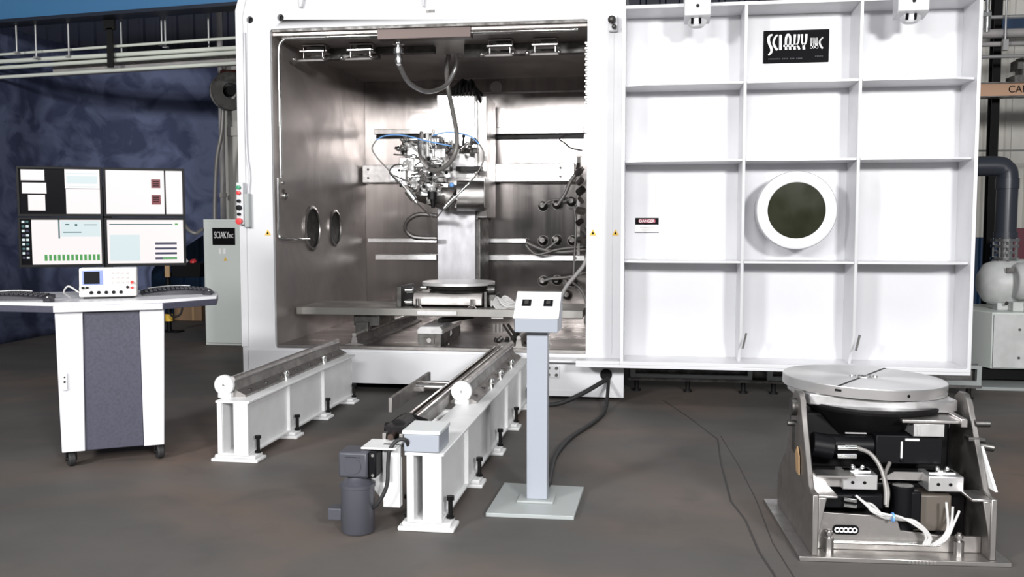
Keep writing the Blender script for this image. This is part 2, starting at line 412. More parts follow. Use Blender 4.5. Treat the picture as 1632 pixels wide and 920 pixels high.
for k, (x, y0, y1, lab) in enumerate([(27, 40, 84, 'leftmost'), (58, 30, 92, 'second from the left'), (110, 38, 90, 'third from the left'),
                                      (194, 22, 88, 'just right of the dark hanger bracket'), (258, 18, 72, 'left one of the close pair'), (264, 18, 75, 'right one of the close pair'), (333, 12, 82, 'rightmost')]):
    p = at(x, y1, 10.55); p2 = at(x, y0, 10.55); b = B(); b.cyl(p, (p.x, p.y, 4.02), 0.011, seg=8)
    b.box(p.x-0.025, p.x+0.025, p.y-0.03, p.y+0.03, p.z-0.012, p.z+0.012)
    single('hanger_rod', b, M['rod'], 'thin vertical hanger rod above the curtain, '+lab, 'rod', group='hanger rods above the conduit pipes')
p = at(177, 108, 10.42); b = B(); b.box(p.x-0.035, p.x+0.035, p.y-0.02, p.y+0.01, p.z, 3.86); b.box(p.x-0.07, p.x+0.06, p.y-.02, p.y+0.03, 3.84, 3.965)
single('hanger_bracket', b, M['black_metal'], 'dark steel hanger bracket crossing the pale pipes above the curtain', 'bracket')
p = at(350, 60, 11.68); b = B(); b.cyl((p.x, p.y, 0), (p.x, p.y, 4.7), 0.036, seg=16)
for zz in (0.01, 1.9, 3.35): b.cyl((p.x, p.y, zz), (p.x, p.y, zz+0.06), 0.05, seg=16)
single('pipe_riser', b, M['tray'], 'grey vertical riser pipe at the right edge of the curtain', 'pipe')
# pale panel and wheel behind the frame
b = B(); p = at(358, 110, 11.9); q2 = at(420, 110, 11.9); b.box(p.x-0.02, q2.x, 11.9, 11.98, 0, p.z+0.3)
b.box(p.x+.03, q2.x, 11.86, 11.9, 2.72, 2.84)
single('wall_panel', b, mat('pale_panel_paint', (0.50, 0.49, 0.45), 0.55), 'pale grey panel standing between the curtain and the white machine frame', 'panel', bevel=0.004)
p = at(366, 146, 11.2)
t = thing('hose_reel', 'dark round hose reel hanging beside the upper left of the machine frame', 'hose reel', (p.x, p.y, p.z-0.25))
b = B(); b.lathe([(0.10, -0.08), (0.235, -0.08), (0.235, -0.05), (0.16, -0.04), (0.16, 0.04), (0.235, 0.05), (0.235, 0.08), (0.10, 0.08), (0.10, -0.08)], p, (0.75, -1, 0)); part('drum', b, M['steel_dark'], t)
b = B(); b.lathe([(0.0, -0.1), (0.06, -0.1), (0.07, 0.0), (0.06, 0.1), (0, 0.1)], p, (0.75, -1, 0)); part('hub', b, M['black_metal'], t)
b = B(); b.box(p.x-0.13, p.x-0.09, p.y, p.y+0.04, p.z-0.20, p.z+0.22); b.box(p.x-0.13, p.x+0.10, p.y+.02, 11.9, p.z+0.22, p.z+0.27); part('bracket', b, mat('red_brown_paint', (0.20, 0.05, 0.035), 0.5), t)

# ------------------------------------------------------------------ control cabinet, left of the machine
YF = 8.26
t = thing('control_cabinet', 'tall light grey electrical cabinet standing left of the white machine frame', 'cabinet', (-5.33, 11.4, 0))
b = B(); b.box(-5.64, -5.02, 11.22, 11.6, 0.0, 1.61); part('body', b, M['cab'], t, 0.006)
b = B(); b.box(-5.62, -5.035, 11.19, 11.225, 0.03, 1.59); part('door', b, M['cab'], t, 0.008)
b = B(); b.box(-5.50, -5.20, 11.178, 11.19, 1.285, 1.50); np_ = part('nameplate', b, M['ink'], t, label='black nameplate')
b = B(); text_into(b, 'SCIAKY', 0.12, (-5.475, 11.176, 1.37), (1, 0, 0), (0, 0, 1), 0.50); text_into(b, 'INC', 0.07, (-5.275, 11.176, 1.375), (1, 0, 0), (0, 0, 1), 0.5)
part('lettering', b, M['sign_white'], np_)
b = B(); b.box(-5.42, -5.385, 11.184, 11.19, 1.17, 1.24); b.box(-5.36, -5.325, 11.184, 11.19, 1.17, 1.24); part('label_plate', b, M['sign_white'], t)
b = B(); b.prism([(-5.36, 1.085), (-5.31, 1.085), (-5.335, 1.13)], 'y', 11.184, 11.19); part('warning_sticker', b, M['yellow'], t, label='yellow warning triangle')
b = B(); p = at(352, 352, 11.35); q2 = at(345, 130, 11.35)
b.tube([(-5.58, 11.42, 1.60), (-5.57, 11.42, 1.9), (-5.52, 11.4, 2.4), (-5.44, 11.4, 2.8), (-5.42, 11.45, 3.6)], 0.028)
single('cabinet_hose', b, M['grey_hose'], 'grey flexible conduit rising from the top of the grey cabinet', 'hose')
b = B(); b.tube([at(291, 352, 11.2), at(300, 366, 11.1), at(312, 372, 11.1), at(322, 366, 11.2), (-5.64, 11.4, 1.47)], 0.022)
single('hose_loop', b, M['grey_hose'], 'grey hose bending from behind the monitors into the side of the cabinet', 'hose')

# ================================================================== VACUUM CHAMBER
XL, XR, ZB, ZT = -3.465, -0.565, 0.395, 3.325          # opening
t = chamber = thing('vacuum_chamber', 'big white framed vacuum chamber with open front and stainless interior', 'machine', (-2.0, 9.6, 0))
outer = [(-3.70, 0.09), (-0.235, 0.09), (-0.235, 3.9), (-3.70, 3.9), (-3.785, 3.62), (-3.785, 0.13)]
outer = [(-3.785, 0.085), (-0.235, 0.085), (-0.235, 3.95), (-3.55, 3.95), (-3.70, 3.76), (-3.765, 3.60), (-3.785, 3.5)]
b = B(); b.prism(outer, 'y', YF, YF+0.05, holes=[rrect(XL, XR, ZB, ZT, 0.03, 3), circ(-3.655, 3.415, 0.031), circ(-3.36, 3.425, 0.031), circ(-3.60, 0.19, 0.028)])
part('frame', b, M['white'], t, 0.004)
b = B(); b.prism([(-3.79, 0.4), (-3.72, 0.4), (-3.72, 3.45), (-3.69, 3.58), (-3.64, 3.66), (-3.55, 3.95), (-3.6, 3.95), (-3.73, 3.7), (-3.79, 3.5)], 'y', YF-0.012, YF)
part('edge_strip', b, M['white'], t, 0.004)
for x, z in ((-3.655, 3.415), (-3.36, 3.425), (-3.60, 0.19)):
    b = B(); b.cyl((x, YF+0.05, z), (x, YF+0.085, z), 0.045); part('hole_liner', b, M['black'], t)
b = B(); b.box(-3.76, -3.53, YF+0.09, 11.3, 0.12, 3.5); b.box(-0.48, -0.26, YF+0.05, 11.3, 0.12, 3.5); b.box(-3.76, -0.26, YF+0.09, 11.3, 3.5, 3.9); b.box(-3.76, -0.26, 11.16, 11.3, 0.12, 3.5); b.box(-3.52, -0.49, YF+0.06, 11.15, 0.12, 0.36)
part('outer_shell', b, M['white'], t)
b = B(); b.prism([(-3.20, 3.95), (-3.02, 3.95), (-3.14, 3.50), (-3.165, 3.50)], 'y', YF-0.05, YF)
part('gusset', b, M['white'], t, 0.01)
b = B(); b.box(-0.345, -0.335, YF-0.006, YF, 0.4, 3.4); part('seam', b, M['white'], t)
# inner steel lining
YB = 11.12; w = 0.03
b = B(); b.box(XL, XR+0.03, YB, YB+w, 0.4, 3.40)
part('rear_lining', b, M['steel_wall'], t)
b = B(); b.box(XL-0.05, XL-0.002, YF+0.052, YB+w, 0.4, 3.4); part('left_lining', b, M['steel_side'], t)
b = B(); b.box(XR+0.03, XR+0.08, YF+0.052, YB+w, 0.4, 3.4); part('right_lining', b, M['steel_side'], t)
b = B(); b.box(XL-0.05, XR+0.08, YF+0.052, YB+w, 3.275, 3.32); part('ceiling_lining', b, M['steel_side'], t)
b = B(); b.box(XL, XR+0.05, YF+0.05, YB+w, 0.37, 0.415); part('floor_lining', b, M['steel_floor'], t)
b = B(); b.box(XL+0.02, XR, YF-0.004, YF+0.06, ZB+0.001, 0.428); part('sill', b, M['steel_dull'], t, 0.004)
# opening lip: top sealing bar in sections
b = B(); b.box(-3.44, XR, YF+0.0, YF+0.05, 3.30, 3.322); part('seal_strip', b, M['steel_dark'], t)
b = B(); b.box(at(604, 48, 8.35).x, at(752, 40, 8.35).x, YF+0.03, YF+0.15, 3.21, 3.30); part('copper_toned_plate', b, M['gasket'], t, 0.003, label='brownish plate above the hose connector')
for xa, xb in ((449, 606), (751, 921)):
    b = B(); b.cyl((at(xa, 50, 8.35).x, 8.37, 3.262), (at(xb, 45, 8.35).x, 8.37, 3.262), 0.019, seg=14)
    part('hanging_rail', b, M['chrome'], t)
# left pipe run
b = B(); b.tube([(-3.36, 8.37, 3.255), (-3.415, 8.37, 3.20), (-3.425, 8.37, 3.0), (-3.425, 8.37, 1.98)], 0.014, smooth=4); b.tube([(-3.44, 8.33, 1.98), (-3.44, 8.33, 1.60), (-3.44, 8.33, 1.45), (-3.41, 8.36, 1.41), (-3.36, 8.6, 1.405), (-3.40, 9.0, 1.40)], 0.014, smooth=4)
part('pipe', b, M['chrome'], t)
b = B(); p = at(445, 305, 8.5); b.cyl(p, p+Vector((0.05, -0.02, 0)), 0.022, seg=12); b.cyl(p+Vector((0.02, 0, 0.08)), p+Vector((0.05, 0, 0.08)), 0.018, seg=12); b.ball(p+Vector((0.05, 0, -0.045)), 0.036); b.cyl(p+Vector((-0.04, 0, 0.12)), p+Vector((-0.04, 0, -0.12)), 0.014, seg=10)
part('valve', b, M['chrome'], t)
# circular ports on the left wall
for yc, r in ((9.26, 0.235), (9.96, 0.205)):
    b = B(); b.lathe([(r*0.86, 0.0), (r, 0.0), (r, 0.012), (r*0.9, 0.022), (r*0.86, 0.022)], (XL, yc, 1.505), (1, 0, 0), 40)
    pr = part('port_ring', b, M['steel'], t)
    b = B(); b.lathe([(0, 0.004), (r*0.5, 0.004), (r*0.86, 0.006)], (XL, yc, 1.505), (1, 0, 0), 40); part('port_cover', b, M['steel_dark'], pr)
# wall-mounted bars on the back wall
def wall_bar(name, x0, x1, z0, z1, depth, m_, bolts=(), lab=None):
    b = B(); b.box(x0, x1, YB-depth, YB-0.0005, z0, z1); o = part(name, b, M[m_], t, 0.004, label=lab)
    if bolts:
        b = B()
        for bx, bz in bolts: b.cyl((bx, YB-depth-0.008, bz), (bx, YB-depth+0.002, bz), 0.014, seg=12)
        part('bolt', b, M['steel_dark'], o)
def X11(x, d=0.1): return at(x, 300, YB-d).x
def Z11(x, y, d=0.1): return at(x, y, YB-d).z
wall_bar('cross_beam', X11(578, .22), X11(915, .22), 2.045, 2.255, 0.22, 'alu', [(X11(587, .22), 2.10), (X11(587, .22), 2.2), (X11(893, .22), 2.10), (X11(893, .22), 2.2)], 'wide bright beam across the rear wall')
wall_bar('upper_guide', X11(597), X11(690), 2.63, 2.69, 0.1, 'steel'); wall_bar('upper_guide', X11(775), X11(930), 2.61, 2.69, 0.1, 'steel')
wall_bar('guide_shadow_bar', X11(600, .04), X11(700, .04), 2.585, 2.625, 0.04, 'black_metal', lab='dark strip drawn as the shadow below the upper guide'); wall_bar('guide_shadow_bar', X11(775, .04), X11(930, .04), 2.555, 2.605, 0.04, 'black_metal')  # black strips modelled in place of the shade under the upper guides
wall_bar('middle_guide', X11(584), X11(695), 1.325, 1.375, 0.08, 'alu'); wall_bar('middle_guide', X11(765), X11(838), 1.325, 1.375, 0.08, 'alu')
wall_bar('lower_guide', X11(597), X11(695), 1.115, 1.18, 0.1, 'alu'); wall_bar('lower_guide', X11(762), X11(932), 1.115, 1.18, 0.1, 'alu', [(X11(918), 1.147)])
wall_bar('weld_strip', X11(700, .02), X11(955, .02), 3.10, 3.12, 0.02, 'steel')
b = B(); p = at(791, 139, YB); b.cyl((p.x, YB-0.02, p.z), (p.x, YB, p.z), 0.07, seg=28); part('blank_cover', b, M['steel'], t, 0.004)
# feedthroughs with black boots and cables
fts = [(866, 329), (888, 326), (911, 322), (866, 384), (888, 383), (913, 384), (866, 448), (888, 447), (912, 449), (904, 470)]
for i, (x, y) in enumerate(fts):
    p = at(x, y, YB); b = B(); b.cyl((p.x, YB-0.015, p.z), (p.x, YB, p.z), 0.066, seg=24)
    f = part('cable_port', b, M['steel_dark'], t)
    b = B(); b.lathe([(0.0, 0.13), (0.03, 0.13), (0.055, 0.06), (0.058, 0.02), (0, 0.02)], p, (0, -1, 0.1), 20); part('boot', b, M['steel_dark'], f)
def wcab(name, pts, r, m_, lab, cat='cable', **k):
    b = B(); b.tube([Vector(p) for p in pts], r, **k); return single(name, b, M[m_], lab, cat)
YK = 10.95
G = 'cables at the right end of the chamber'
def px(L, Y): return [at(x, y, Y if len(s) == 0 else s[0]) for x, y, *s in L]
wcab('chamber_cable', px([(866, 328), (872, 322), (880, 319), (895, 318), (905, 316)], 10.9), 0.014, 'grey_hose', 'short dark cable arching between the two upper cable ports')
wcab('chamber_cable', px([(889, 326), (900, 310), (908, 292), (916, 280), (930, 268)], 10.8), 0.022, 'grey_hose', 'thick dark cable rising from the upper ports to the end of the wide beam')
wcab('chamber_cable', px([(838, 386), (850, 392), (866, 398), (895, 402), (930, 398), (950, 396)], 10.9), 0.022, 'grey_hose', 'thick cable sagging along the rear wall below the middle ports')
wcab('chamber_cable', px([(838, 390), (846, 400), (858, 406), (880, 400), (900, 396), (945, 392)], 10.85), 0.016, 'grey_hose', 'thin cable sagging in front of the lower guide')
wcab('chamber_cable', px([(888, 384), (878, 392), (866, 400)], 10.9), 0.016, 'grey_hose', 'short cable dropping from the middle port')
wcab('chamber_cable', px([(866, 448), (880, 444), (905, 442), (935, 434), (950, 430)], 10.9), 0.018, 'grey_hose', 'dark cable running right from the lowest row of ports')
wcab('chamber_cable', px([(912, 450), (926, 462), (934, 480), (935, 500), (932, 515)], 10.8), 0.018, 'grey_hose', 'dark cable dropping from the lowest port beside the opening')
wcab('chamber_cable', px([(893, 478), (902, 458), (920, 436), (932, 420), (938, 395), (936, 360)], 10.6), 0.024, 'wire', 'pale cable looping up the right side of the chamber')
wcab('chamber_cable', px([(915, 330), (918, 360), (916, 400), (914, 440)], 10.6), 0.012, 'grey_hose', 'thin vertical cable by the right side of the chamber')
wcab('chamber_cable', px([(928, 240), (910, 236), (900, 228), (892, 222), (905, 215), (935, 212)], 10.7), 0.009, 'rubber', 'thin black wire looping below the right upper guide')
# cable drag chain at the upper right of the opening
b = B()
for k in range(34):
    z = 3.20-k*0.0245; b.box(XR-0.05+0.01*(k % 2), XR+0.005+0.01*(k % 2), 8.66, 8.70, z-0.009, z+0.006)
b.m(1).box(XR-0.03, XR+0.02, 8.705, 8.75, 2.38, 3.22)
single('drag_chain', b, [M['steel'], M['black']], 'steel link drag chain hanging at the upper right edge of the opening', 'chain')
b = B()
rnd = random.Random(4)
for k in range(9):
    p = at(926+rnd.uniform(-7, 5), 262+k*15, 10.5); s_ = rnd.uniform(.02, .045)
    b.m(rnd.choice((0, 1, 1))).cyl(p, p+Vector((rnd.uniform(-.08, .08), -0.05, rnd.uniform(-.06, .06))), s_, seg=12)
b.m(0).box(at(921, 0, 10.5).x, at(926, 0, 10.5).x, 10.5, 10.53, 1.2, 2.3)
single('valve_manifold', b, [M['steel_dark'], M['steel']], 'cluster of dark valves and couplings at the right end of the wide beam', 'valves')

# warning stickers on the frame
for x, lab in ((945, 1), (981, 2), (427, 3)):
    p = at(x, 371, YF); b = B(); b.prism([(p.x-0.03, p.z-0.024), (p.x+0.03, p.z-0.024), (p.x, p.z+0.03)], 'y', YF-0.006, YF-0.0005)
    b.m(1).prism([(p.x-0.012, p.z-0.014), (p.x+0.012, p.z-0.014), (p.x, p.z+0.012)], 'y', YF-0.008, YF-0.006)
    part('warning_sticker', b, [M['yellow'], M['ink']], t, label='yellow warning triangle with black mark')

# push button station on the frame's left edge
p = at(385, 325, 8.2); x0 = at(379, 325, 8.2).x; x1 = at(397, 325, 8.2).x
s = thing('button_station', 'narrow push button station on the left edge of the white frame', 'control box', (p.x, 8.24, 1.50))
b = B(); b.box(x0+0.0, x1-0.045, YF-0.09, YF-0.001, 1.545, 1.93); part('housing', b, M['white'], s, 0.006)
b = B(); b.box(x1-0.045, x1, YF-0.07, YF-0.001, 1.52, 1.83); part('side_box', b, M['podium_base'], s, 0.004)
for z, m_, r, lab in ((1.885, 'green', 0.018, 'green button'), (1.835, 'red', 0.018, 'red button'), (1.76, 'black', 0.015, None), (1.70, 'black', 0.024, None), (1.64, 'black', 0.014, None), (1.575, 'red', 0.030, 'red emergency stop')):
    b = B(); b.lathe([(0, 0.03), (r, 0.028), (r, 0)], (x0+0.03, YF-0.09, z), (0, -1, 0), 16); part('button', b, M[m_], s, label=lab)
wcab('station_cable', [(-3.69, YF-0.03, 1.83), (-3.675, YF-0.02, 2.0), (-3.70, YF-0.025, 2.3), (-3.70, YF-0.025, 3.3)], 0.008, 'white', 'thin white cable running up the frame from the button station')

# machine base
b = B(); b.box(-3.72, -0.95, YF-0.02, YF-0.001, 0.085, 0.372)
part('base_panel', b, M['white'], t, 0.004)
b = B(); b.box(-0.90, -0.225, YF-0.10, YF-0.001, 0.075, 0.345); b.box(-0.90, -0.225, YF-0.105, YF-0.10, 0.03, 0.085); b.box(-0.96, -0.225, YF-0.20, YF-0.001, 0.345, 0.365)
part('corner_block', b, M['white'], t, 0.005)
b = B()
for x in (-3.5, -2.8, -1.6, -0.6, -0.28): b.box(x-0.06, x+0.06, YF+0.05, YF+0.2, 0, 0.087)
part('levelling_foot', b, M['steel_dark'], t)
b = B(); b.box(-3.6, -0.3, YF+0.34, YF+0.40, 0.0, 0.115); part('rear_skirt', b, M['black'], t)
b = B(); p = at(966, 597, YF-0.1); b.cyl((p.x, YF-0.112, p.z), (p.x, YF-0.09, p.z), 0.052, seg=24); part('cable_grommet', b, M['black'], t)
b = B(); p = at(881, 592, YF-0.1)
for dx in (-.035, .035):
    for dz in (-.03, .03): b.cyl((p.x+dx, YF-0.125, p.z+dz), (p.x+dx, YF-0.10, p.z+dz), 0.014, seg=12)
part('bolt', b, M['steel_dark'], t)
b = B(); b.prism([(p.x-.06, p.z-.055), (p.x+.06, p.z-.055), (p.x+.06, p.z+.05), (p.x-.06, p.z+.05)], 'y', YF-0.112, YF-0.10); part('bolt_plate', b, M['white'], t, .003)
# hinge knob on the frame
b = B(); p = at(979, 36, 8.2); b.box(p.x-.05, p.x+.03, 8.2, YF, p.z-.07, p.z+.07); part('latch_block', b, M['white'], t, .008)
b = B(); b.ball(p+Vector((-.02, -.03, .02)), .035); b.ball(p+Vector((.0, -.03, -.04)), .022); part('latch_knob', b, M['steel_dark'], t)

b = B(); b.box(-3.35, -2.66, 8.98, 9.08, 3.17, 3.274); b.box(-2.66, -2.1, 8.98, 9.08, 3.21, 3.274); b.box(-1.8, -0.62, 8.98, 9.08, 3.17, 3.274); part('ceiling_channel', b, M['steel_dark'], t, .003)
b = B(); p = at(675, 12, YF); b.prism([(p.x-.05, 3.95), (p.x+.03, 3.95), (p.x+.015, p.z), (p.x+.005, p.z)], 'y', YF-0.05, YF-.0); part('gusset', b, M['white'], t, .008)
b = B(); p = at(686, 18, YF); b.box(p.x-.04, p.x+.04, YF-.006, YF-.0, p.z-.012, p.z+.012); part('slot_mark', b, M['steel_dark'], t)
# ceiling flood lamps
def lamp():
    r = thing('flood_lamp', '', 'lamp', (0, 0, 0), 0, 'flood lamps under the chamber ceiling')
    b = B(); b.box(-0.11, 0.11, -0.02, 0.16, -0.015, 0.0); b.box(-0.12, 0.12, -0.06, 0.12, -0.075, -0.06); b.box(-0.115, -0.105, 0.02, 0.1, -0.07, 0); b.box(0.105, 0.115, 0.02, 0.1, -0.07, 0)
    part('bracket', b, M['steel'], r, .002, world=False)
    b = B(); b.box(-0.135, 0.135, -0.10, 0.10, -0.145, -0.125, Matrix.Rotation(R(16), 3, 'X')); b.box(-0.10, -0.09, -0.02, 0.03, -0.13, -0.07); b.box(0.09, 0.10, -0.02, 0.03, -0.13, -0.07)
    part('reflector', b, M['steel'], r, .002, world=False)
    b = B(); b.ball((-0.15, -0.13, -0.155), 0.022); part('bulb', b, M['chrome'], r, world=False)
    b = B(); b.ball((0.14, -0.12, -0.15), 0.017); part('bulb', b, M['chrome'], r, world=False)
    b = B(); b.box(-0.04, 0.10, 0.0, 0.12, -0.055, -0.02); part('connector', b, M['steel_dark'], r, world=False)
    return r
L0 = lamp()
for k, (x, lab) in enumerate(((500, 'flood lamp under the chamber ceiling, leftmost of four'), (575, 'flood lamp under the ceiling, left of the hose connector'), (797, 'flood lamp under the ceiling, first right of the cable plug'), (869, 'flood lamp under the chamber ceiling, rightmost of four'))):
    q = at(x, 80, 8.75); loc = (q.x, 8.75, 3.268)
    if k == 0: L0.location = loc; L0['label'] = lab
    else: copy_tree(L0, None, loc, None, lab)
# hose connector and hose
p = at(635, 50, 8.45)
t2 = thing('ceiling_connector', 'stacked chrome hose connector under the ceiling between the lamps', 'connector', (p.x, 8.45, 3.0))
b = B(); b.lathe([(0, 0.26), (0.035, 0.26), (0.035, 0.21), (0.055, 0.21), (0.055, 0.18), (0.03, 0.175), (0.03, 0.15), (0.05, 0.145), (0.05, 0.10), (0.032, 0.095), (0.036, 0.04), (0.03, 0.0), (0, 0)], (p.x, 8.45, 3.01), seg=20)
part('coupling', b, M['chrome'], t2)
wcab('gun_hose', [(p.x, 8.45, 3.02), at(637, 105, 8.5), at(652, 132, 8.8), at(680, 146, 9.1), at(708, 138, 9.4), at(722, 118, 9.5), at(728, 96, 9.5), at(722, 78, 9.5)], 0.023, 'alu', 'grey hose looping from the chrome connector to the ceiling plug', 'hose')
wcab('gun_hose', [at(716, 84, 9.5), at(712, 110, 9.5), at(714, 140, 9.6), at(722, 180, 9.5), at(728, 215, 9.4), at(726, 242, 9.35), at(714, 262, 9.4), at(696, 272, 9.5), at(680, 268, 9.6)], 0.024, 'grey_hose', 'dark grey hose hanging from the ceiling plug down to the gun head', 'hose')
p = at(721, 64, 9.5); b = B(); b.box(p.x-.09, p.x+.09, 9.42, 9.6, p.z-.03, 3.27)
for k in (-.05, 0, .05): b.m(1).cyl((p.x+k, 9.44, p.z-.03), (p.x+k, 9.44, p.z-.09), .02, seg=12)
single('ceiling_plug', b, [M['steel'], M['chrome']], 'cable plug block on the ceiling above the gun column', 'plug')

# ------------------------------------------------------------------ gun column
t = gun = thing('gun_carriage', 'upright electron beam gun column with cluttered head, in the chamber middle', 'machine', (at(728, 300, 10.2).x, 10.4, 0.42))
def X(x, Y): return at(x, 300, Y).x
b = B(); b.box(X(697, 10.2), X(757, 10.2), 10.2, 10.55, 0.62, 2.05); part('lower_column', b, M['column'], t, .004)
b = B(); b.box(X(697, 10.1), X(757, 10.1), 10.1, 10.55, 2.05, 2.955); part('upper_column', b, M['alu_bright'], t, .006, label='bright aluminium box column')
b = B(); b.box(X(759, 10.3), X(776, 10.3), 10.3, 10.88, 1.62, 2.96); part('carriage_plate', b, M['steel'], t, .004)
b = B(); b.box(X(757, 10.3)+.002, X(765, 10.3), 10.3, 10.86, 0.62, 1.6); b.box(X(757, 10.4), X(765, 10.4), 10.25, 10.88, 1.6, 2.9); part('side_rail', b, M['steel_dark'], t)
b = B(); b.cyl(at(728, 312, 9.95), at(772, 312, 10.0), 0.165, seg=36); b.box(X(705, 9.9), X(772, 9.9), 9.95, 10.19, 1.72, 2.05)
part('gun_body', b, M['steel'], t, .006)
b = B(); b.cyl(at(672, 300, 9.95), at(726, 318, 9.9), 0.15, seg=30); part('gun_barrel', b, M['steel_dull'], t, .004)
b = B(); b.box(X(728, 10), X(768, 10), 9.95, 10.1, 2.12, 2.17); b.box(X(692, 10), X(703, 10), 9.98, 10.09, 2.05, 2.5); part('support_bracket', b, M['black_metal'], t, .003)
# clutter of fittings on the head
rnd = random.Random(11)
def fit(x, y, Y): return at(x, y, Y)
b = B()
for x, y, w_, h_ in [(665, 250, 30, 34), (690, 236, 16, 40), (700, 250, 24, 26), (680, 278, 60, 9), (686, 296, 62, 7), (687, 309, 34, 7), (650, 262, 24, 20), (636, 278, 26, 22), (655, 292, 26, 8)]:
    Y = 9.75+rnd.uniform(-.05, .08); p = fit(x, y, Y); sx = w_*Y/1490/2; sz = h_*Y/1490/2
    b.box(p.x-sx, p.x+sx, Y-.05, Y+.06, p.z-sz, p.z+sz)
part('mounting_block', b, M['alu_bright'], t, .006)
b = B()
for x, y, w_, h_ in [(676, 262, 44, 12), (690, 287, 40, 8), (668, 302, 24, 8), (688, 320, 14, 12), (665, 230, 40, 14), (648, 240, 16, 18), (712, 262, 14, 22), (706, 232, 30, 10), (748, 240, 28, 8), (700, 300, 16, 20)]:
    Y = 9.82+rnd.uniform(-.05, .05); p = fit(x, y, Y); sx = w_*Y/1490/2; sz = h_*Y/1490/2
    b.box(p.x-sx, p.x+sx, Y-.06, Y+.08, p.z-sz, p.z+sz)
part('dark_bracket', b, M['steel_dark'], t, .004)
for k in range(58):
    x = rnd.uniform(634, 722); y = rnd.uniform(222, 306) if k < 46 else rnd.uniform(214, 240)
    if k % 6 == 5: x = rnd.uniform(725, 760); y = rnd.uniform(222, 240)
    if y > 280: x = 678+(x-678)*.6
    Y = rnd.uniform(9.58, 9.72); p = fit(x, y, Y); r_ = rnd.uniform(.012, .026)
    d = Vector((rnd.uniform(-1, 1), rnd.uniform(-1, -.2), rnd.uniform(-1, 1))).normalized()*rnd.uniform(.03, .06)
    b = B(); b.cyl(p-d, p+d, r_*.8, seg=10); b.cyl(p-d*.3, p+d*.3, r_*1.25, seg=6)
    part('hose_fitting', b, M['chrome' if k % 3 == 0 else 'alu_bright' if k % 3 == 1 else 'steel'], t)
for k in range(12):
    x = rnd.uniform(634, 716); y = rnd.uniform(226, 300); Y = rnd.uniform(9.56, 9.7); p = fit(x, y, Y)
    b = B(); b.ball(p, rnd.uniform(.012, .020), seg=10); part('adjusting_knob', b, M['black_metal'], t)
b = B(); b.ball(fit(739, 217, 9.7), .018, seg=10); b.cyl(fit(739, 217, 9.7), fit(737, 245, 9.7), .010, seg=8)
part('adjusting_knob', b, M['black_metal'], t)
for x0_ in (672, 681, 690): 
    b = B(); b.cyl(fit(x0_, 212, 9.65), fit(x0_+1, 250, 9.6), .018, seg=12); part('solenoid', b, M['alu_bright'], t)
for k in range(10):
    x = rnd.uniform(625, 690); y = rnd.uniform(240, 280); a = at(x, y, 9.6)
    b = B(); b.tube([a, a+Vector((rnd.uniform(.05, .12), -.05, rnd.uniform(-.06, .06))), a+Vector((rnd.uniform(.12, .22), -.02, rnd.uniform(-.16, .02)))], .008, seg=6)
    part('fluid_line', b, M['steel'], t)
b = B(); b.tube([at(672, 210, 9.6), at(668, 235, 9.55), at(672, 255, 9.5), at(682, 268, 9.5)], .02, seg=8)
part('fluid_line', b, M['steel'], t)
for (x0_, y0_, x1_, y1_, x2_, y2_) in ((638, 290, 652, 308, 688, 346), (748, 292, 722, 318, 697, 346)):
    a = at(x0_, y0_, 9.5); c_ = at(x1_, y1_, 9.5); e = at(x2_, y2_, 9.6); dd = (c_-a).normalized()
    b = B(); b.cyl(a, c_, .012, seg=10); b.cyl(c_-dd*.03, c_+dd*.09, .036, seg=16); b.cyl(c_+dd*.10, c_+dd*.13, .02, seg=10); b.cyl(c_+dd*.13, e, .007, seg=8)
    part('wire_feeder', b, M['chrome'], t)
b = B(); b.cyl(at(689, 306, 9.6), at(689, 318, 9.6), .05, seg=16); b.cyl(at(690, 318, 9.6), at(690, 332, 9.6), .03, .018, seg=16); part('nozzle', b, M['black_metal'], t)
b = B(); b.ball(at(720, 295, 9.52), .026); part('blue_cap', b, M['blue'], t, label='small blue cap')
b = B(); b.tube([at(697, 344, 9.7), at(668, 342, 9.75), at(650, 352, 9.8), at(647, 366, 9.85), at(660, 378, 9.9), at(695, 380, 10)], .026); part('lower_hose', b, M['steel'], t)
b = B()
for k in range(7):
    b.tube([at(720+k*6, 152, 10.05), at(726+k*5, 138-k % 3*5, 10.1), at(745+k*3, 132+k*3, 10.2), at(768, 150+k*4, 10.4)], .016, seg=6)
b.cyl(at(722, 146, 10.1), at(748, 138, 10.2), .05, seg=14)
part('cable_bundle', b, M['black_metal'], t)
def two_tone(P0_, P1_, P2_, lab):
    b = B(); b.m(1).tube(P0_, .0075, smooth=6)
    b.m(0).tube(P1_, .0075, smooth=6)
    if P2_: b.m(1).tube(P2_, .0075, smooth=6)
    single('blue_hose', b, [M['blue'], M['grey_hose']], lab, 'hose')
two_tone([at(637, 291, 9.5), at(620, 272, 9.5), at(600, 250, 9.5), at(593, 236, 9.5), at(600, 223, 9.5)], [at(600, 223, 9.5), at(612, 217, 9.5), at(632, 215, 9.5), at(655, 218, 9.5), at(680, 225, 9.5), at(720, 233, 9.5)], None, 'thin hose, blue at the top, looping left of the gun head')
two_tone([at(748, 291, 9.5), at(758, 280, 9.45), at(769, 260, 9.45), at(771, 244, 9.45), at(764, 230, 9.45)], [at(764, 230, 9.45), at(752, 219, 9.45), at(735, 213, 9.45), at(712, 211, 9.45), at(690, 216, 9.5)], None, 'thin hose, blue at the top, looping right of the gun head')
b = B(); b.tube([at(640, 262, 9.5), at(628, 264, 9.5), at(621, 274, 9.5), at(628, 284, 9.5), at(645, 300, 9.5)], .008); single('black_wire', b, M['rubber'], 'small black wire loop at the lower left of the gun head', 'wire')

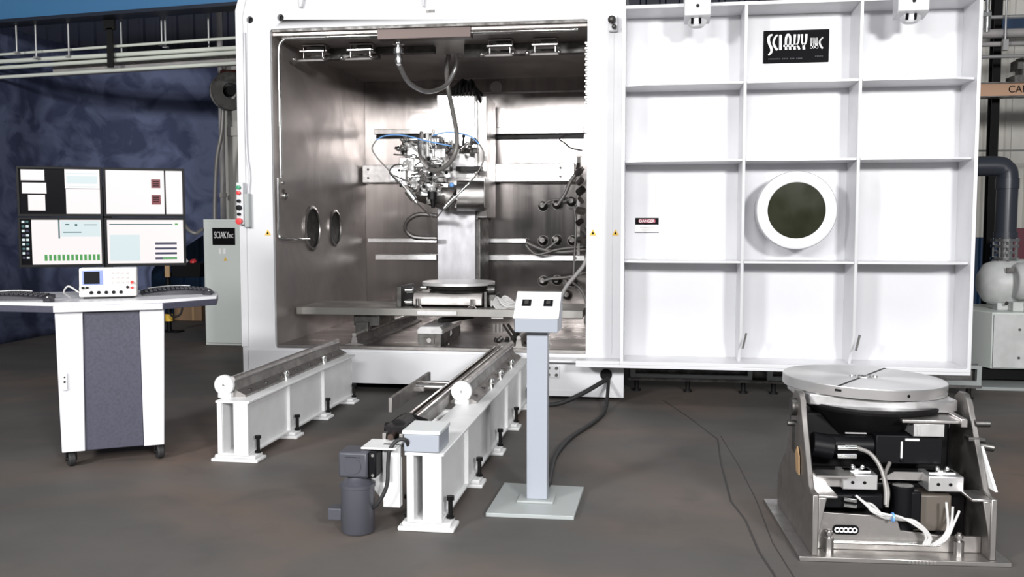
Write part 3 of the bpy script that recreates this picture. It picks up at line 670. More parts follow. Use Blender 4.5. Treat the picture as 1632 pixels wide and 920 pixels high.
# ------------------------------------------------------------------ work table and rotary table in the chamber
t = thing('sliding_work_table', 'long flat steel work table spanning the chamber on rails', 'table', (-2.0, 9.0, 0.56))
b = B(); b.box(-3.41, -0.62, 8.66, 9.42, 0.672, 0.745); part('table_plate', b, M['table_top'], t, .004)
b = B(); b.box(at(665, 510, 8.65).x, at(728, 510, 8.65).x, 8.645, 8.66, 0.685, 0.725); part('cover_strip', b, M['alu'], t, .002)
for xa, xb in ((-2.86, -2.60), (-1.28, -1.05)):
    b = B(); b.box(xa, xb, 8.75, 9.3, 0.56, 0.672); b.box(xa+.03, xb-.1, 8.70, 8.8, 0.50, 0.60); part('bearing_block', b, M['steel_dark'], t, .005)
b = B(); b.cyl((-2.0, 8.75, .62), (-1.75, 9.1, .64), .03); b.cyl(at(712, 530, 8.8), at(712, 530, 9.2), .05); b.ball(at(715, 549, 8.6), .022); part('drive_nut', b, M['steel_dark'], t)
p = at(690, 520, 8.55)
t = thing('linear_bearing', 'bright topped linear bearing block below the middle of the work table', 'bearing', (p.x, 8.7, 0.43))
b = B(); b.prism([(p.x-.12, .57), (p.x-.09, .60), (p.x+.09, .60), (p.x+.12, .57), (p.x+.12, .53), (p.x-.12, .53)], 'y', 8.42, 9.3); part('cap', b, M['alu'], t, .004)
b = B(); b.box(p.x-.11, p.x+.11, 8.40, 9.3, .415, .53); b.box(p.x-.05, p.x+.05, 8.395, 8.4, .44, .5); part('carrier', b, M['steel_dark'], t, .006)
b = B(); b.cyl((p.x, 8.385, .475), (p.x, 8.40, .475), .022); part('bolt', b, M['steel'], t)

p = at(731, 452, 9.05)
t = thing('inner_rotary_table', 'low steel rotary table on the work table inside the chamber', 'rotary table', (p.x, 9.05, 0.745))
b = B(); b.lathe([(0, .985), (.355, .985), (.36, .98), (.36, .955), (.345, .95), (0, .95)], (p.x, 9.05, 0), seg=64); part('turntable', b, M['alu_bright'], t)
b = B(); b.lathe([(0, .951), (.27, .95), (.29, .925), (.27, .905), (.29, .90), (.28, .885), (0, .885)], (p.x, 9.05, 0), seg=48); part('bearing_ring', b, M['steel_dark'], t)
xa = at(658, 480, 8.8).x; xb = at(768, 480, 8.8).x
b = B(); b.prism([(8.80, .765), (8.80, .83), (8.83, .885), (9.32, .885), (9.32, .765)], 'x', xa, xb); part('housing', b, M['steel_dull'], t, .005)
b = B(); b.box(at(633, 480, 8.8).x, at(640, 480, 8.8).x, 8.78, 9.3, .745, .945); b.box(at(633, 480, 8.8).x, xa+.02, 8.95, 9.25, .75, .80); b.box(at(640, 480, 8.8).x, xa+.02, 9.0, 9.1, .86, .90); part('end_plate', b, M['steel_dark'], t, .004)
b = B()
for z in (.79, .905): b.cyl((at(640, 0, 8.8).x, 8.86, z), (at(647, 0, 8.8).x+.03, 8.86, z), .03, seg=16)
b.cyl((at(664, 0, 8.8).x, 8.9, .93), (at(664, 0, 8.8).x+.06, 8.9, .93), .024)
part('bearing_cap', b, M['chrome'], t)
b = B(); b.box(at(770, 480, 8.8).x, at(775, 480, 8.8).x, 8.84, 9.2, .745, .90); b.box(at(775, 0, 8.8).x, at(788, 0, 8.8).x, 8.9, 9.15, .76, .87); b.cyl(at(778, 462, 8.9), at(790, 462, 8.9), .05); part('motor_mount', b, M['steel_dark'], t, .004)
for x in (665, 752):
    b = B(); q = at(x, 485, 8.76); b.cyl((q.x, 8.77, .745), (q.x, 8.77, .83), .018, seg=12); b.lathe([(.0, .03), (.03, .02), (.05, 0)], (q.x, 8.77, .745), seg=14)
    part('clamp_screw', b, M['chrome'], t)
b = B(); rnd = random.Random(2)
for k in range(9):
    a = at(783, 488-k, 8.8); e = at(826+rnd.uniform(-6, 4), rnd.uniform(484, 496), 8.75)
    b.tube([a, at(795+rnd.uniform(-3, 3), 474+k*2.4, 8.75), at(808+rnd.uniform(-6, 6), 476+rnd.uniform(-4, 14), 8.7), e], .011, seg=6)
single('wire_bundle', b, M['wire'], 'tangled bundle of white cables right of the inner rotary table', 'cables')
b = B()
for x in (787, 793, 799): b.cyl(at(x, 516, 8.7), at(x, 530, 8.7), .014, seg=8)
b.box(at(783, 0, 8.7).x, at(802, 0, 8.7).x, 8.68, 8.72, .655, .671)
single('pipe_stubs', b, M['steel'], 'row of short pipe stubs under the right end of the work table', 'pipes')
b = B(); p = at(812, 546, 8.6); rnd = random.Random(5)
for k in range(12):
    c_ = p+Vector((rnd.uniform(-.09, .12), rnd.uniform(-.05, .1), rnd.uniform(-.09, .07))); b.cyl(c_, c_+Vector((rnd.uniform(-.06, .06), -.03, rnd.uniform(-.06, .06))), .022, seg=8)
b.tube([at(810, 518, 8.7), at(818, 530, 8.6), at(825, 540, 8.5)], .014); b.tube([at(802, 518, 8.7), at(812, 532, 8.6), at(820, 545, 8.5)], .012)
b.box(p.x-.1, p.x+.13, 8.55, 8.75, .416, .45)
single('valve_cluster', b, M['steel_dark'], 'dark cluster of valves and hoses on the chamber floor behind the pedestal', 'valves')

# rails on the chamber floor, continuing the bench rails
def inner_rail(xc, lab):
    t = thing('floor_rail', lab, 'rail', (xc, 9.4, .415), 0, 'guide rails on the chamber floor')
    b = B(); b.prism([(xc-.09, .415), (xc+.09, .415), (xc+.09, .43), (xc+.03, .44), (xc+.02, .50), (xc-.02, .50), (xc-.03, .44), (xc-.09, .43)], 'y', 8.36, 10.6); part('rail_support', b, M['steel_dull'], t)
    b = B(); b.cyl((xc, 8.36, .515), (xc, 10.6, .515), .02, seg=16); part('round_rail', b, M['steel'], t)
inner_rail(-2.73, 'round guide rail on the chamber floor in line with the left bench')
inner_rail(-1.18, 'round guide rail on the chamber floor in line with the right bench')

# ================================================================== SLIDING DOOR
DX0, DX1, DZ0, DZ1, DY, DP = -0.25, 2.525, 0.40, 3.33, 7.82, 8.21
t = door = thing('chamber_door', 'huge white sliding door with deep ribs and a round window', 'door', ((DX0+DX1)/2, 8.07, 0.2))
b = B(); b.box(DX0, DX1, DP, DP+0.04, DZ0, DZ1)
part('back_plate', b, M['white'], t)
e = 0.028
b = B(); b.prism([(DX0, DZ0-.03), (DX1, DZ0-.03), (DX1, DZ1), (DX0, DZ1)], 'y', DY, DP-.0005, holes=[[(DX0+e, DZ0), (DX1-e, DZ0), (DX1-e, DZ1-e), (DX0+e, DZ1-e)]])
part('rim', b, M['white'], t, .003)
cols = [0.738, 1.628]; rows = [1.238, 2.068, 2.69]
for x in cols:
    b = B(); b.prism([(DP-.0005, DZ0), (DP-.0005, DZ1-e), (DY+.0, DZ1-e), (DY, DZ0+.25), (DY+.16, DZ0)], 'x', x-.012, x+.012); part('vertical_rib', b, M['white'], t, .002)
segs = [DX0+e] + [cols[0]-.014, cols[0]+.014, cols[1]-.014, cols[1]+.014] + [DX1-e]
for z in rows:
    for k in range(3):
        xa, xb = segs[2*k], segs[2*k+1]
        pl = [(xa, DP-.0005), (xb, DP-.0005), (xb, DY), (xa, DY)]
        if k == 0: pl = [(xa, DP-.0005), (xb, DP-.0005), (xb, DY), (xa+.16, DY), (xa, DY+.06)]
        if k == 2: pl = [(xa, DP-.0005), (xb, DP-.0005), (xb, DY+.06), (xb-.16, DY), (xa, DY)]
        b = B(); b.prism(pl, 'z', z-.009, z+.009); part('horizontal_rib', b, M['white'], t, .002)
b = B(); b.box(-0.62, DX1, DY-.0, DY+.14, DZ0-.055, DZ0-.03); b.box(-0.62, DX0, DY, DY+.14, DZ0-.03, DZ0-.0)
part('bottom_rail', b, M['white'], t, .004)
b = B()
for x, z in ((0.763, .6), (1.653, .6)):
    b.box(x-.004, x+.008, DY-.03, DY+.0, z-.07, z+.06, Matrix.Rotation(R(12), 3, 'Y'))
part('drain_slot', b, M['steel_dark'], t)
# window
wx, wz = 1.162, 1.66
b = B(); b.lathe([(.228, 0), (.228, .365), (.295, .38), (.312, .375), (.318, .36), (.318, .27), (.30, .26), (.30, 0)], (wx, DP, wz), (0, -1, 0), 72); wr = part('window_ring', b, M['white'], t)
b = B()
for k in range(24):
    a = 2*PI*k/24; b.cyl((wx+.302*math.cos(a), DP-.372, wz+.302*math.sin(a)), (wx+.302*math.cos(a), DP-.382, wz+.302*math.sin(a)), .006, seg=8)
part('bolt', b, M['white'], wr)
b = B(); b.lathe([(0, 0), (.2279, 0), (.2279, .02), (0, .02)], (wx, DP-.345, wz), (0, -1, 0), 64); part('window_glass', b, M['glass_dark'], wr, label='dark green glass')
# nameplate
p0 = at(1217, 52, DP); p1 = at(1320, 99, DP)
NX0, NX1, NZ0, NZ1 = p0.x, p1.x, p1.z, p0.z+.01
b = B(); b.box(NX0, NX1, DP-.02, DP-.0005, NZ0, NZ1); npl = part('nameplate', b, M['ink'], t, .002, label='black nameplate')
# stylised lettering, traced in plate units (0..1576 wide crop -> plate)
def nu(x): return NX0 + (x-105)/(1440-105)*(NX1-NX0)
def nv(y): return NZ1 - (y-125)/(780-125)*(NZ1-NZ0)
b = B()
def ribbon(pts, ws, n=6):
    P = [Vector((x, y, w_)) for (x, y), w_ in zip(pts, ws)]
    Q = []
    if len(P) > 2:
        E = [P[0]*2-P[1]] + P + [P[-1]*2-P[-2]]
        for i in range(1, len(E)-2):
            for k in range(n):
                tt = k/n; a0, a1, a2, a3 = E[i-1:i+3]
                Q.append(0.5*((2*a1)+(a2-a0)*tt+(2*a0-5*a1+4*a2-a3)*tt*tt+(3*a1-a0-3*a2+a3)*tt**3))
        Q.append(P[-1])
    else: Q = P
    Lf = []; Rt = []
    for i, q in enumerate(Q):
        d = (Q[min(i+1, len(Q)-1)]-Q[max(i-1, 0)]); d.z = 0; d.normalize(); nn = Vector((-d.y, d.x, 0))
        Lf.append(q+nn*q.z/2); Rt.append(q-nn*q.z/2)
    for i in range(len(Q)-1):
        c4 = [Lf[i], Lf[i+1], Rt[i+1], Rt[i]]
        b.prism([(nu(v.x), nv(v.y)) for v in c4], 'y', DP-.024, DP-.020)
ribbon([(280, 205), (225, 235), (200, 300), (225, 400), (262, 480), (262, 560), (205, 620)], [30, 50, 58, 52, 52, 45, 30])
ribbon([(385, 215), (335, 270), (305, 370), (335, 450), (385, 520)], [28, 40, 42, 48, 44])
ribbon([(445, 215), (450, 520)], [50, 50])
ribbon([(565, 520), (560, 440), (560, 300), (578, 235), (600, 215), (630, 235), (648, 300), (645, 440), (650, 520)], [48, 40, 46, 44, 40, 44, 46, 40, 48])
ribbon([(510, 440), (800, 440)], [40, 40])
ribbon([(740, 215), (735, 380), (742, 520)], [52, 34, 50]); ribbon([(825, 215), (815, 370), (770, 430), (820, 470), (835, 520)], [44, 30, 30, 34, 44])
ribbon([(885, 215), (890, 370), (925, 440)], [44, 34, 40]); ribbon([(975, 215), (968, 370), (925, 440), (930, 520)], [50, 34, 44, 52])
part('lettering', b, M['sign_white'], npl, label='white stylised lettering')
b = B()
for y in (300, 330, 360, 390): ribbon([(1065, y), (1210, y)], [9, 9])
ribbon([(1075, 290), (1078, 510)], [34, 34]); ribbon([(1130, 290), (1130, 510)], [22, 22]); ribbon([(1135, 295), (1185, 505)], [26, 26]); ribbon([(1195, 290), (1195, 510)], [26, 26]); ribbon([(1065, 480), (1220, 480)], [40, 40])
ribbon([(1310, 290), (1262, 340), (1245, 390), (1265, 450), (1310, 515)], [26, 32, 34, 40, 36])
part('suffix_lettering', b, mat('grey_lettering', (.55, .55, .55), .5), npl)
b = B(); text_into(b, 'A SUBSIDIARY OF PHILLIPS', .022, (nu(200), DP-.021, nv(720)), (1, 0, 0), (0, 0, 1), 1.0, .001); text_into(b, 'SERVICE', .016, (nu(1150), DP-.021, nv(690)), (1, 0, 0), (0, 0, 1), 1.0, .001)
bpy_txt = b
b.bm.free()
b = B()
for k in range(22):
    if k in (8, 13, 17): continue
    ribbon([(205+k*32, 700), (205+k*32+20, 700)], [22, 22])
for k in range(5): ribbon([(1160+k*34, 665), (1160+k*34+22, 665)], [20, 20])
part('small_print', b, M['sign_grey'], npl)
# danger label
pa = at(1012, 347, DP); pb = at(1050, 371, DP)
b = B(); b.m(0).box(pa.x, pb.x, DP-.008, DP-.0005, pb.z, pa.z); b.m(1).box(pa.x+.002, pb.x-.002, DP-.010, DP-.008, (pa.z+pb.z)/2+.005, pa.z-.002)
b.m(2).prism(rrect(pa.x+.03, pb.x-.03, (pa.z+pb.z)/2+.018, pa.z-.012, .014), 'y', DP-.012, DP-.010)
b.m(3).box(pa.x, pb.x, DP-.009, DP-.008, pb.z, pb.z+.006)
dl = part('danger_label', b, [M['sign_white'], M['ink'], M['danger_red'], M['ink']], t, label='danger label, red and black over white')
b = B(); text_into(b, 'DANGER', .034, ((pa.x+pb.x)/2, DP-.013, (pa.z+pb.z)/2+.024), (1, 0, 0), (0, 0, 1), .95, .001, 'CENTER'); part('lettering', b, M['sign_white'], dl)
b = B()
for k, L in enumerate((.13, .11, .12)): b.box((pa.x+pb.x)/2-L/2, (pa.x+pb.x)/2+L/2, DP-.0095, DP-.008, pb.z+.014+k*.015, pb.z+.019+k*.015)
part('fine_print', b, M['steel_dull'], dl)
# hanger brackets from the top rail
for (xa, xb, yb_) in ((1090, 1131, 33), (1424, 1473, 26)):
    a = at(xa, yb_, 7.78); c_ = at(xb, yb_, 7.78)
    b = B(); b.prism([(7.64, c_.z+.02), (7.64, 3.62), (8.0, 3.62), (8.0, DZ1+.01), (7.815, DZ1), (7.815, c_.z-.02), (7.68, c_.z)], 'x', a.x, c_.x); hb = part('hanger_bracket', b, M['white'], t, .006)
    b = B(); xm = (a.x+c_.x)/2
    for k in (.09, .15): b.cyl((xm, 7.63, c_.z+k), (xm, 7.642, c_.z+k), .013, seg=12)
    part('bolt', b, M['black'], hb)
    b = B(); b.lathe([(0, -.05), (.05, -.05), (.075, -.025), (.08, 0.01), (0, 0.01)], (xm, 7.74, c_.z-.01), seg=6)
    kn = part('adjuster', b, M['white'], hb, .004)
    b = B()
    for dx in (-.04, .02): b.cyl((xm+dx, 7.68, c_.z-.04), (xm+dx, 7.66, c_.z+.0), .011, seg=8)
    part('set_screw', b, M['black'], kn)
b = B(); b.box(DX0-.4, DX1+.02, 8.02, 8.2, 3.56, 3.7); b.box(-0.28, DX1+.0, 8.0, 8.22, 3.70, 3.74)
single('door_track', b, M['white'], 'white overhead track the big door hangs from', 'rail', bevel=.004)
b = B()
for x in (0.34, 1.98): b.box(x-.08, x+.08, 8.0, 8.04, 3.3, 3.6)
part('hanger_strap', b, M['white'], t)
b = B(); p = at(1575, 20, 8.1); b.cyl((p.x, 8.12, p.z-.12), (p.x, 8.12, p.z+.02), .03, seg=14); b.cyl((p.x, 8.12, p.z-.15), (p.x, 8.12, p.z-.12), .022, seg=14); b.cyl((p.x, 8.12, p.z+.02), (p.x, 8.12, p.z+.16), .018, seg=14); b.box(DX1-.0, p.x+.02, 8.08, 8.16, p.z-.03, p.z+.0)
part('latch_cylinder', b, M['chrome'], t)
# support beam below the door
t = thing('door_support_beam', 'low green grey beam on short legs under the sliding door', 'beam', (1.0, 8.75, 0))
for xa, xb in ((-.18, .93), (1.06, 2.9)):
    b = B(); b.prism([(xa, .12), (xb, .12), (xb, .30), (xa, .30)], 'y', 8.7, 8.76, holes=[[(xa+.05, .16), (xb-.04, .16), (xb-.04, .27), (xa+.05, .27)]]); part('frame', b, M['podium_base'], t, .003)
b = B(); b.box(-.2, 2.9, 8.69, 8.86, .10, .125); b.box(-.2, 2.9, 8.80, 8.83, .12, .3); part('flange', b, M['steel_dark'], t)
for x in (-.12, .35, .85, 1.12, 2.0, 2.8):
    b = B(); b.cyl((x, 8.72, 0), (x, 8.72, .11), .022, seg=12); b.cyl((x, 8.72, 0), (x, 8.72, .02), .04, seg=12); part('leg', b, M['black_metal'], t)

# ================================================================== RAIL BENCHES
def foot(b, x0, x1, y0, y1):
    b.box(x0, x1, y0, y1, 0.0, .022); b.box(x0+.02, x1-.02, y0+.015, y1-.015, .022, .045)
def bench(name, lab, xc, y0, y1, hw, feet, stif, rail_x, ry0, wheelx):
    t = thing(name, lab, 'rail stand', (xc, (y0+y1)/2, 0), 0, 'rail benches in front of the chamber')
    zt = .405
    b = B(); b.box(xc-hw-.01, xc+hw+.012, y0, y1, zt-.016, zt); part('top_flange', b, M['white_bench'], t, .003)
    b = B(); b.box(xc+hw-.035, xc+hw-.022, y0+.01, y1, .06, zt-.016); b.box(xc-hw+.022, xc-hw+.035, y0+.01, y1, .06, zt-.016)
    b.box(xc-.006, xc+.006, y0+.03, y1, .06, zt-.016)
    part('web', b, M['white_bench'], t)
    b = B(); b.box(xc-hw, xc+hw, y0+.002, y1, .045, .06); b.box(xc-hw, xc-hw+.032, y0, y0+.014, .06, zt-.016); b.box(xc+hw-.098, xc+hw, y0, y0+.014, .06, zt-.016); part('lower_flange', b, M['white_bench'], t, .002)
    for y in stif:
        b = B(); b.box(xc+hw-.022, xc+hw, y-.006, y+.006, .06, zt-.016); b.box(xc-hw, xc-hw+.022, y-.006, y+.006, .06, zt-.016); part('stiffener', b, M['white_bench'], t)
    for y in feet:
        first = abs(y-feet[0]) < 1e-6
        b = B(); foot(b, xc-hw-.05, xc+hw+.06, y-.075, y+.075); part('foot_plate', b, M['white_bench'], t, .006)
        for s_ in (-1, 1):
            b = B(); bx = xc+s_*(hw+.025) if not first else xc+s_*(hw+.022)
            yy = y+.03
            b.cyl((bx, yy, .04), (bx, yy, .14), .012, seg=10); b.cyl((bx, yy, .14), (bx, yy, .16), .022, seg=6); b.cyl((bx, yy, .045), (bx, yy, .06), .022, seg=6)
            part('levelling_bolt', b, M['black_metal'], t)
    b = B(); b.prism([(rail_x-.085, zt), (rail_x+.085, zt), (rail_x+.085, zt+.014), (rail_x+.022, zt+.045), (rail_x+.010, zt+.105), (rail_x-.010, zt+.105), (rail_x-.022, zt+.045), (rail_x-.085, zt+.014)], 'y', ry0+.02, y1+.02)
    rs = part('rail_support', b, M['steel_dull'], t)
    b = B(); n = int((y1-ry0)/.28)
    for k in range(n):
        y = ry0+.15+k*.28; b.cyl((rail_x+.055, y, zt+.02), (rail_x+.055, y, zt+.036), .014, seg=10)
    part('bolt', b, M['steel_dark'], rs)
    b = B(); b.cyl((rail_x, ry0, zt+.118), (rail_x, y1+.02, zt+.118), .023, seg=20); part('round_rail', b, M['steel'], t)
    b = B(); b.lathe([(0, .03), (.062, .03), (.066, .026), (.066, 0.0), (0, 0.0)], (wheelx, ry0, zt+.085), (0, -1, 0), 36); wh = part('end_disc', b, M['white_bench'], t, label='round white end stop')
    b = B(); b.cyl((wheelx, ry0-.033, zt+.085), (wheelx, ry0-.028, zt+.085), .008, seg=10); part('centre_bolt', b, M['steel'], wh)
    b = B(); b.box(wheelx-.045, wheelx+.045, ry0-.02, ry0+.06, zt, zt+.03); part('stop_base', b, M['white_bench'], t, .003)
    return t
bL = bench('rail_bench', 'shorter white rail bench on the left with round end disc', -2.675, 5.66, 7.86, .105, [5.735, 6.42, 7.08, 7.74], [6.38, 7.10], -2.73, 5.78, -2.775)
bR = bench('rail_bench', 'longer white rail bench on the right carrying a grey junction box at its end', -1.115, 4.50, 7.86, .09, [4.575, 5.38, 6.16, 6.93, 7.72], [5.2, 5.95, 6.7, 7.4], -1.175, 5.78, -1.18)
for tt, xx in ((bL, -2.645), (bR, -1.09)):
    for y in ((6.5, 7.3) if tt is bL else (6.35, 6.75, 7.3)):
        b = B(); b.cyl((xx, y, .405), (xx, y, .45), .02, seg=12); b.ball((xx, y, .455), .024, seg=12); part('index_pin', b, M['chrome'], tt)
# bench junction box
p = at(682, 712, 4.5)
t = thing('junction_box', 'pale grey junction box on the near end of the right rail bench', 'box', (-1.13, 4.60, .405))
b = B(); b.box(-1.215, -1.035, 4.49, 4.72, .41, .50); part('box_body', b, M['podium'], t, .004)
b = B(); b.box(-1.222, -1.028, 4.483, 4.727, .50, .52); part('lid', b, mat('pale_box_lid', (.66, .68, .68), .4), t, .004)
# screw drive
t = thing('screw_drive', 'long greased ball screw drive running beside the right rail bench', 'drive', (-1.32, 6.2, .3))
b = B(); b.box(-1.365, -1.255, 4.62, 8.05, .40, .425); b.box(-1.365, -1.345, 4.62, 8.05, .425, .47); b.box(-1.275, -1.255, 4.62, 8.05, .425, .47); part('channel', b, M['steel_dull'], t, .002)
b = B(); b.cyl((-1.31, 4.58, .46), (-1.31, 8.05, .46), .016, seg=14); part('lead_screw', b, mat('greased_screw', (.10, .07, .06), .35, .8), t)
b = B(); b.box(-1.345, -1.333, 4.7, 8.05, .47, .482); b.box(-1.287, -1.275, 4.7, 8.05, .47, .482); part('guide_strip', b, M['chrome'], t)
b = B(); b.box(-1.36, -1.26, 4.66, 4.74, .425, .50); b.cyl((-1.31, 4.74, .475), (-1.31, 4.92, .475), .045, seg=18); b.cyl((-1.40, 4.80, .46), (-1.24, 4.80, .46), .03, seg=12); b.tube([(-1.42, 4.9, .44), (-1.38, 4.86, .47), (-1.31, 4.9, .51), (-1.22, 5.0, .46)], .012, seg=8); part('coupling', b, M['black_metal'], t, .003)
b = B(); b.box(-1.33, -1.24, 4.50, 4.53, .12, .44); b.prism([(-1.42, .37), (-1.24, .37), (-1.24, .12), (-1.32, .12), (-1.42, .24)], 'y', 4.53, 4.55); b.box(-1.42, -1.24, 4.43, 4.62, .43, .44); part('mounting_bracket', b, M['white_bench'], t, .003)
for y in (5.6, 6.7, 7.7):
    b = B(); b.box(-1.36, -1.20, y-.03, y+.03, .30, .40); part('arm', b, M['white_bench'], t, .003)
p0 = onfloor(622, 648, .40); p1 = onfloor(686, 606, .40)
print('blade', p0, p1)
b = B(); b.box(p0.x-.012, p0.x+.012, p0.y, p0.y+1.05, .36, .455)
bl = part('side_plate', b, M['steel_dull'], t, .003)
b = B(); b.cyl((p0.x+.012, p0.y+.62, .42), (-1.365, p0.y+.62, .42), .022, seg=14); b.cyl((p0.x+.012, p0.y+.80, .42), (-1.365, p0.y+.80, .42), .014, seg=14); b.box(p0.x+.012, p0.x+.08, p0.y+.55, p0.y+.75, .40, .43); part('spacer', b, M['steel'], t)
# drive motor
mx_, my_ = -1.448, 4.46
t = thing('drive_motor', 'dark grey vertical gear motor hanging at the near end of the screw drive', 'motor', (mx_, my_, 0))
b = B(); b.lathe([(0, .004), (.078, .004), (.084, .012), (.084, .235), (.090, .236), (.090, .252), (.078, .256), (.050, .285), (.045, .30), (0, .30)], (mx_, my_, 0), seg=40); part('motor_body', b, M['motor'], t)
b = B(); b.box(mx_-.075, mx_+.075, my_-.075, my_+.075, .295, .425); part('gearbox', b, M['motor'], t, .012)
b = B(); b.tube([(mx_-.035, my_-.078, .40), (mx_-.02, my_-.083, .405), (mx_+.02, my_-.083, .405), (mx_+.035, my_-.078, .40)], .004, seg=6); b.cyl((mx_, my_-.079, .355), (mx_, my_-.073, .355), .042, seg=28); part('cover_plate', b, M['motor'], t)
b = B(); b.box(mx_+.075, mx_+.116, my_-.065, my_+.065, .295, .425); part('output_flange', b, M['black'], t, .008)
b = B()
for z in (.31, .41): b.cyl((mx_+.10, my_-.069, z), (mx_+.10, my_-.063, z), .008, seg=8)
part('bolt', b, M['steel'], t)
b = B(); b.box(mx_-.145, mx_-.075, my_-.04, my_+.04, .065, .125); part('terminal_box', b, M['motor'], t, .004)
b = B(); b.tube([(mx_+.07, my_, .12), (mx_+.115, my_-.03, .16), (mx_+.16, my_-.03, .25), (mx_+.165, my_-.02, .36), (mx_+.175, my_-.02, .43), (mx_+.21, my_, .475), (mx_+.25, my_+.02, .47), (mx_+.25, my_+.05, .42)], .010)
single('motor_cable', b, M['rubber'], 'black cable curving up from the grey motor to the junction box', 'cable')

# ================================================================== PEDESTAL
t = thing('control_pedestal', 'pale blue grey pedestal with slanted control head on a square base', 'pedestal', (-.61, 5.09, 0))
b = B(); b.prism([(-.853, 4.79), (-.385, 4.80), (-.372, 5.36), (-.845, 5.38)], 'z', 0, .022); part('base_plate', b, M['podium_base'], t, .003)
b = B(); b.box(-.715, -.515, 4.99, 5.17, .022, .034); part('base_flange', b, M['podium_base'], t, .003)
b = B(); b.box(-.666, -.552, 5.03, 5.12, .034, .965); part('column', b, M['podium'], t, .004)
b = B(); b.prism([(4.95, .968), (4.94, 1.045), (5.10, 1.17), (5.20, 1.17), (5.20, .968)], 'x', -.722, -.487); hd = part('head', b, M['podium'], t, .005)
nrm_ = Vector((0, -(1.17-1.045), .16)).normalized(); nrm_ = Vector((0, -.125, .16)).normalized(); up_ = Vector((0, .16, .125)).normalized()
def slab(b, x0_, x1_, s0, s1, h0, h1):
    o_ = Vector((0, 4.94, 1.045))
    vs_ = []
    for x in (x0_, x1_):
        for s_ in (s0, s1):
            for h in (h0, h1): vs_.append(b.bm.verts.new(Vector((x, 0, 0))+o_+up_*s_+nrm_*h))
    for q in ((0,1,3,2),(4,6,7,5),(0,4,5,1),(2,3,7,6),(0,2,6,4),(1,5,7,3)): b.bm.faces.new([vs_[i] for i in q])
b = B(); slab(b, -.727, -.482, -.004, .207, .0, .010); part('face_plate', b, mat('pale_face_plate', (.72, .72, .73), .35), hd, .003)
for xa in (-.690, -.572):
    b = B(); slab(b, xa, xa+.05, .085, .135, .010, .016); sw = part('display', b, M['black'], hd, .002)
    b = B(); slab(b, xa+.014, xa+.036, .097, .123, .016, .019); part('display_glass', b, M['steel_dark'], sw)
# cables on the floor
b = B(); b.tube([(-.365, 8.15, .2), (-.42, 8.08, .17), (-.60, 7.95, .08), (-.78, 7.85, .02), (-.98, 7.8, .02), (-1.3, 7.95, .02), (-1.55, 8.05, .02)], .02)
single('floor_cable', b, M['rubber'], 'thick black cable running left from the machine base to the bench', 'cable')
b = B(); b.tube([(-.355, 8.15, .195), (-.355, 8.05, .14), (-.355, 7.8, .05), (-.37, 7.5, .018), (-.44, 7.1, .018), (-.56, 6.6, .018), (-.61, 6.1, .018), (-.60, 5.7, .018), (-.585, 5.45, .018), (-.58, 5.395, .03), (-.58, 5.3, .04), (-.58, 5.13, .06)], .016)
single('floor_cable', b, M['rubber'], 'thin black cable snaking from the machine base to the pedestal', 'cable')

# ================================================================== DESK
DR = R(30); dorg = Vector((-3.405, 5.50, 0))
t = thing('workstation_cart', 'white and charcoal wheeled workstation desk with winged top', 'desk', dorg, DR)
# local: x right, y back
zt = 1.06
outl = [(-.33, -.02), (.31, -.02), (.66, .20), (.70, .62), (.45, 1.02), (-.5, 1.02), (-.98, .78), (-.92, .36)]
b = B(); b.prism(outl, 'z', zt-.022, zt); part('worktop', b, M['desk_white'], t, .003, world=False)
b = B(); b.prism([(-.33, -.022), (.31, -.022), (.31, .03), (-.33, .03)], 'z', zt-.062, zt-.0225); part('front_edge', b, M['desk_white'], t, .003, world=False)
def edge(p, q):
    P_ = Vector((*p, 0)); Q_ = Vector((*q, 0)); b = B(); n_ = Vector((-(Q_-P_).y, (Q_-P_).x, 0)).normalized()*.02
    b.prism([(P_.x, P_.y), (Q_.x, Q_.y), (Q_.x+n_.x, Q_.y+n_.y), (P_.x+n_.x, P_.y+n_.y)], 'z', zt-.062, zt-.0225); part('wing_edge', b, M['desk_dark'], t, .002, world=False, label='charcoal edge band')
edge((.315, -.018), (.66, .20)); edge((.66, .20), (.70, .62)); edge((-.92, .36), (-.335, -.018)); edge((-.98, .78), (-.92, .36))
b = B(); b.box(-.30, .30, .06, .60, .115, 1.0); part('cabinet_body', b, M['desk_dark'], t, .003, world=False)
# tapering front
def taper(x0t, x1t, x0b, x1b, y0, y1, z0, z1, m_, nm):
    b = B(); vs_ = [b.bm.verts.new(v) for v in ((x0b, y0, z0), (x1b, y0, z0), (x1b, y1, z0), (x0b, y1, z0), (x0t, y0, z1), (x1t, y0, z1), (x1t, y1, z1), (x0t, y1, z1))]
    for q in ((0,3,2,1),(4,5,6,7),(0,1,5,4),(1,2,6,5),(2,3,7,6),(3,0,4,7)): b.bm.faces.new([vs_[i] for i in q])
    return part(nm, b, m_, t, .005, world=False)
taper(-.325, -.165, -.31, -.175, .02, .64, .10, 1.0, M['desk_white'], 'side_panel')
taper(.17, .32, .175, .30, .02, .64, .10, 1.0, M['desk_white'], 'side_panel')
taper(-.1645, .1695, -.1745, .1745, .035, .06, .10, 1.0, M['desk_dark'], 'front_panel')
b = B(); b.box(-.295, -.265, .004, .02, .50, .61); sp = part('socket_plate', b, M['desk_white'], t, .003, world=False)
b = B(); b.cyl((-.28, .0, .555), (-.28, .004, .555), .007, seg=10); b.cyl((-.28, .0, .585), (-.28, .004, .585), .005, seg=10); part('socket_hole', b, M['black'], sp, world=False)
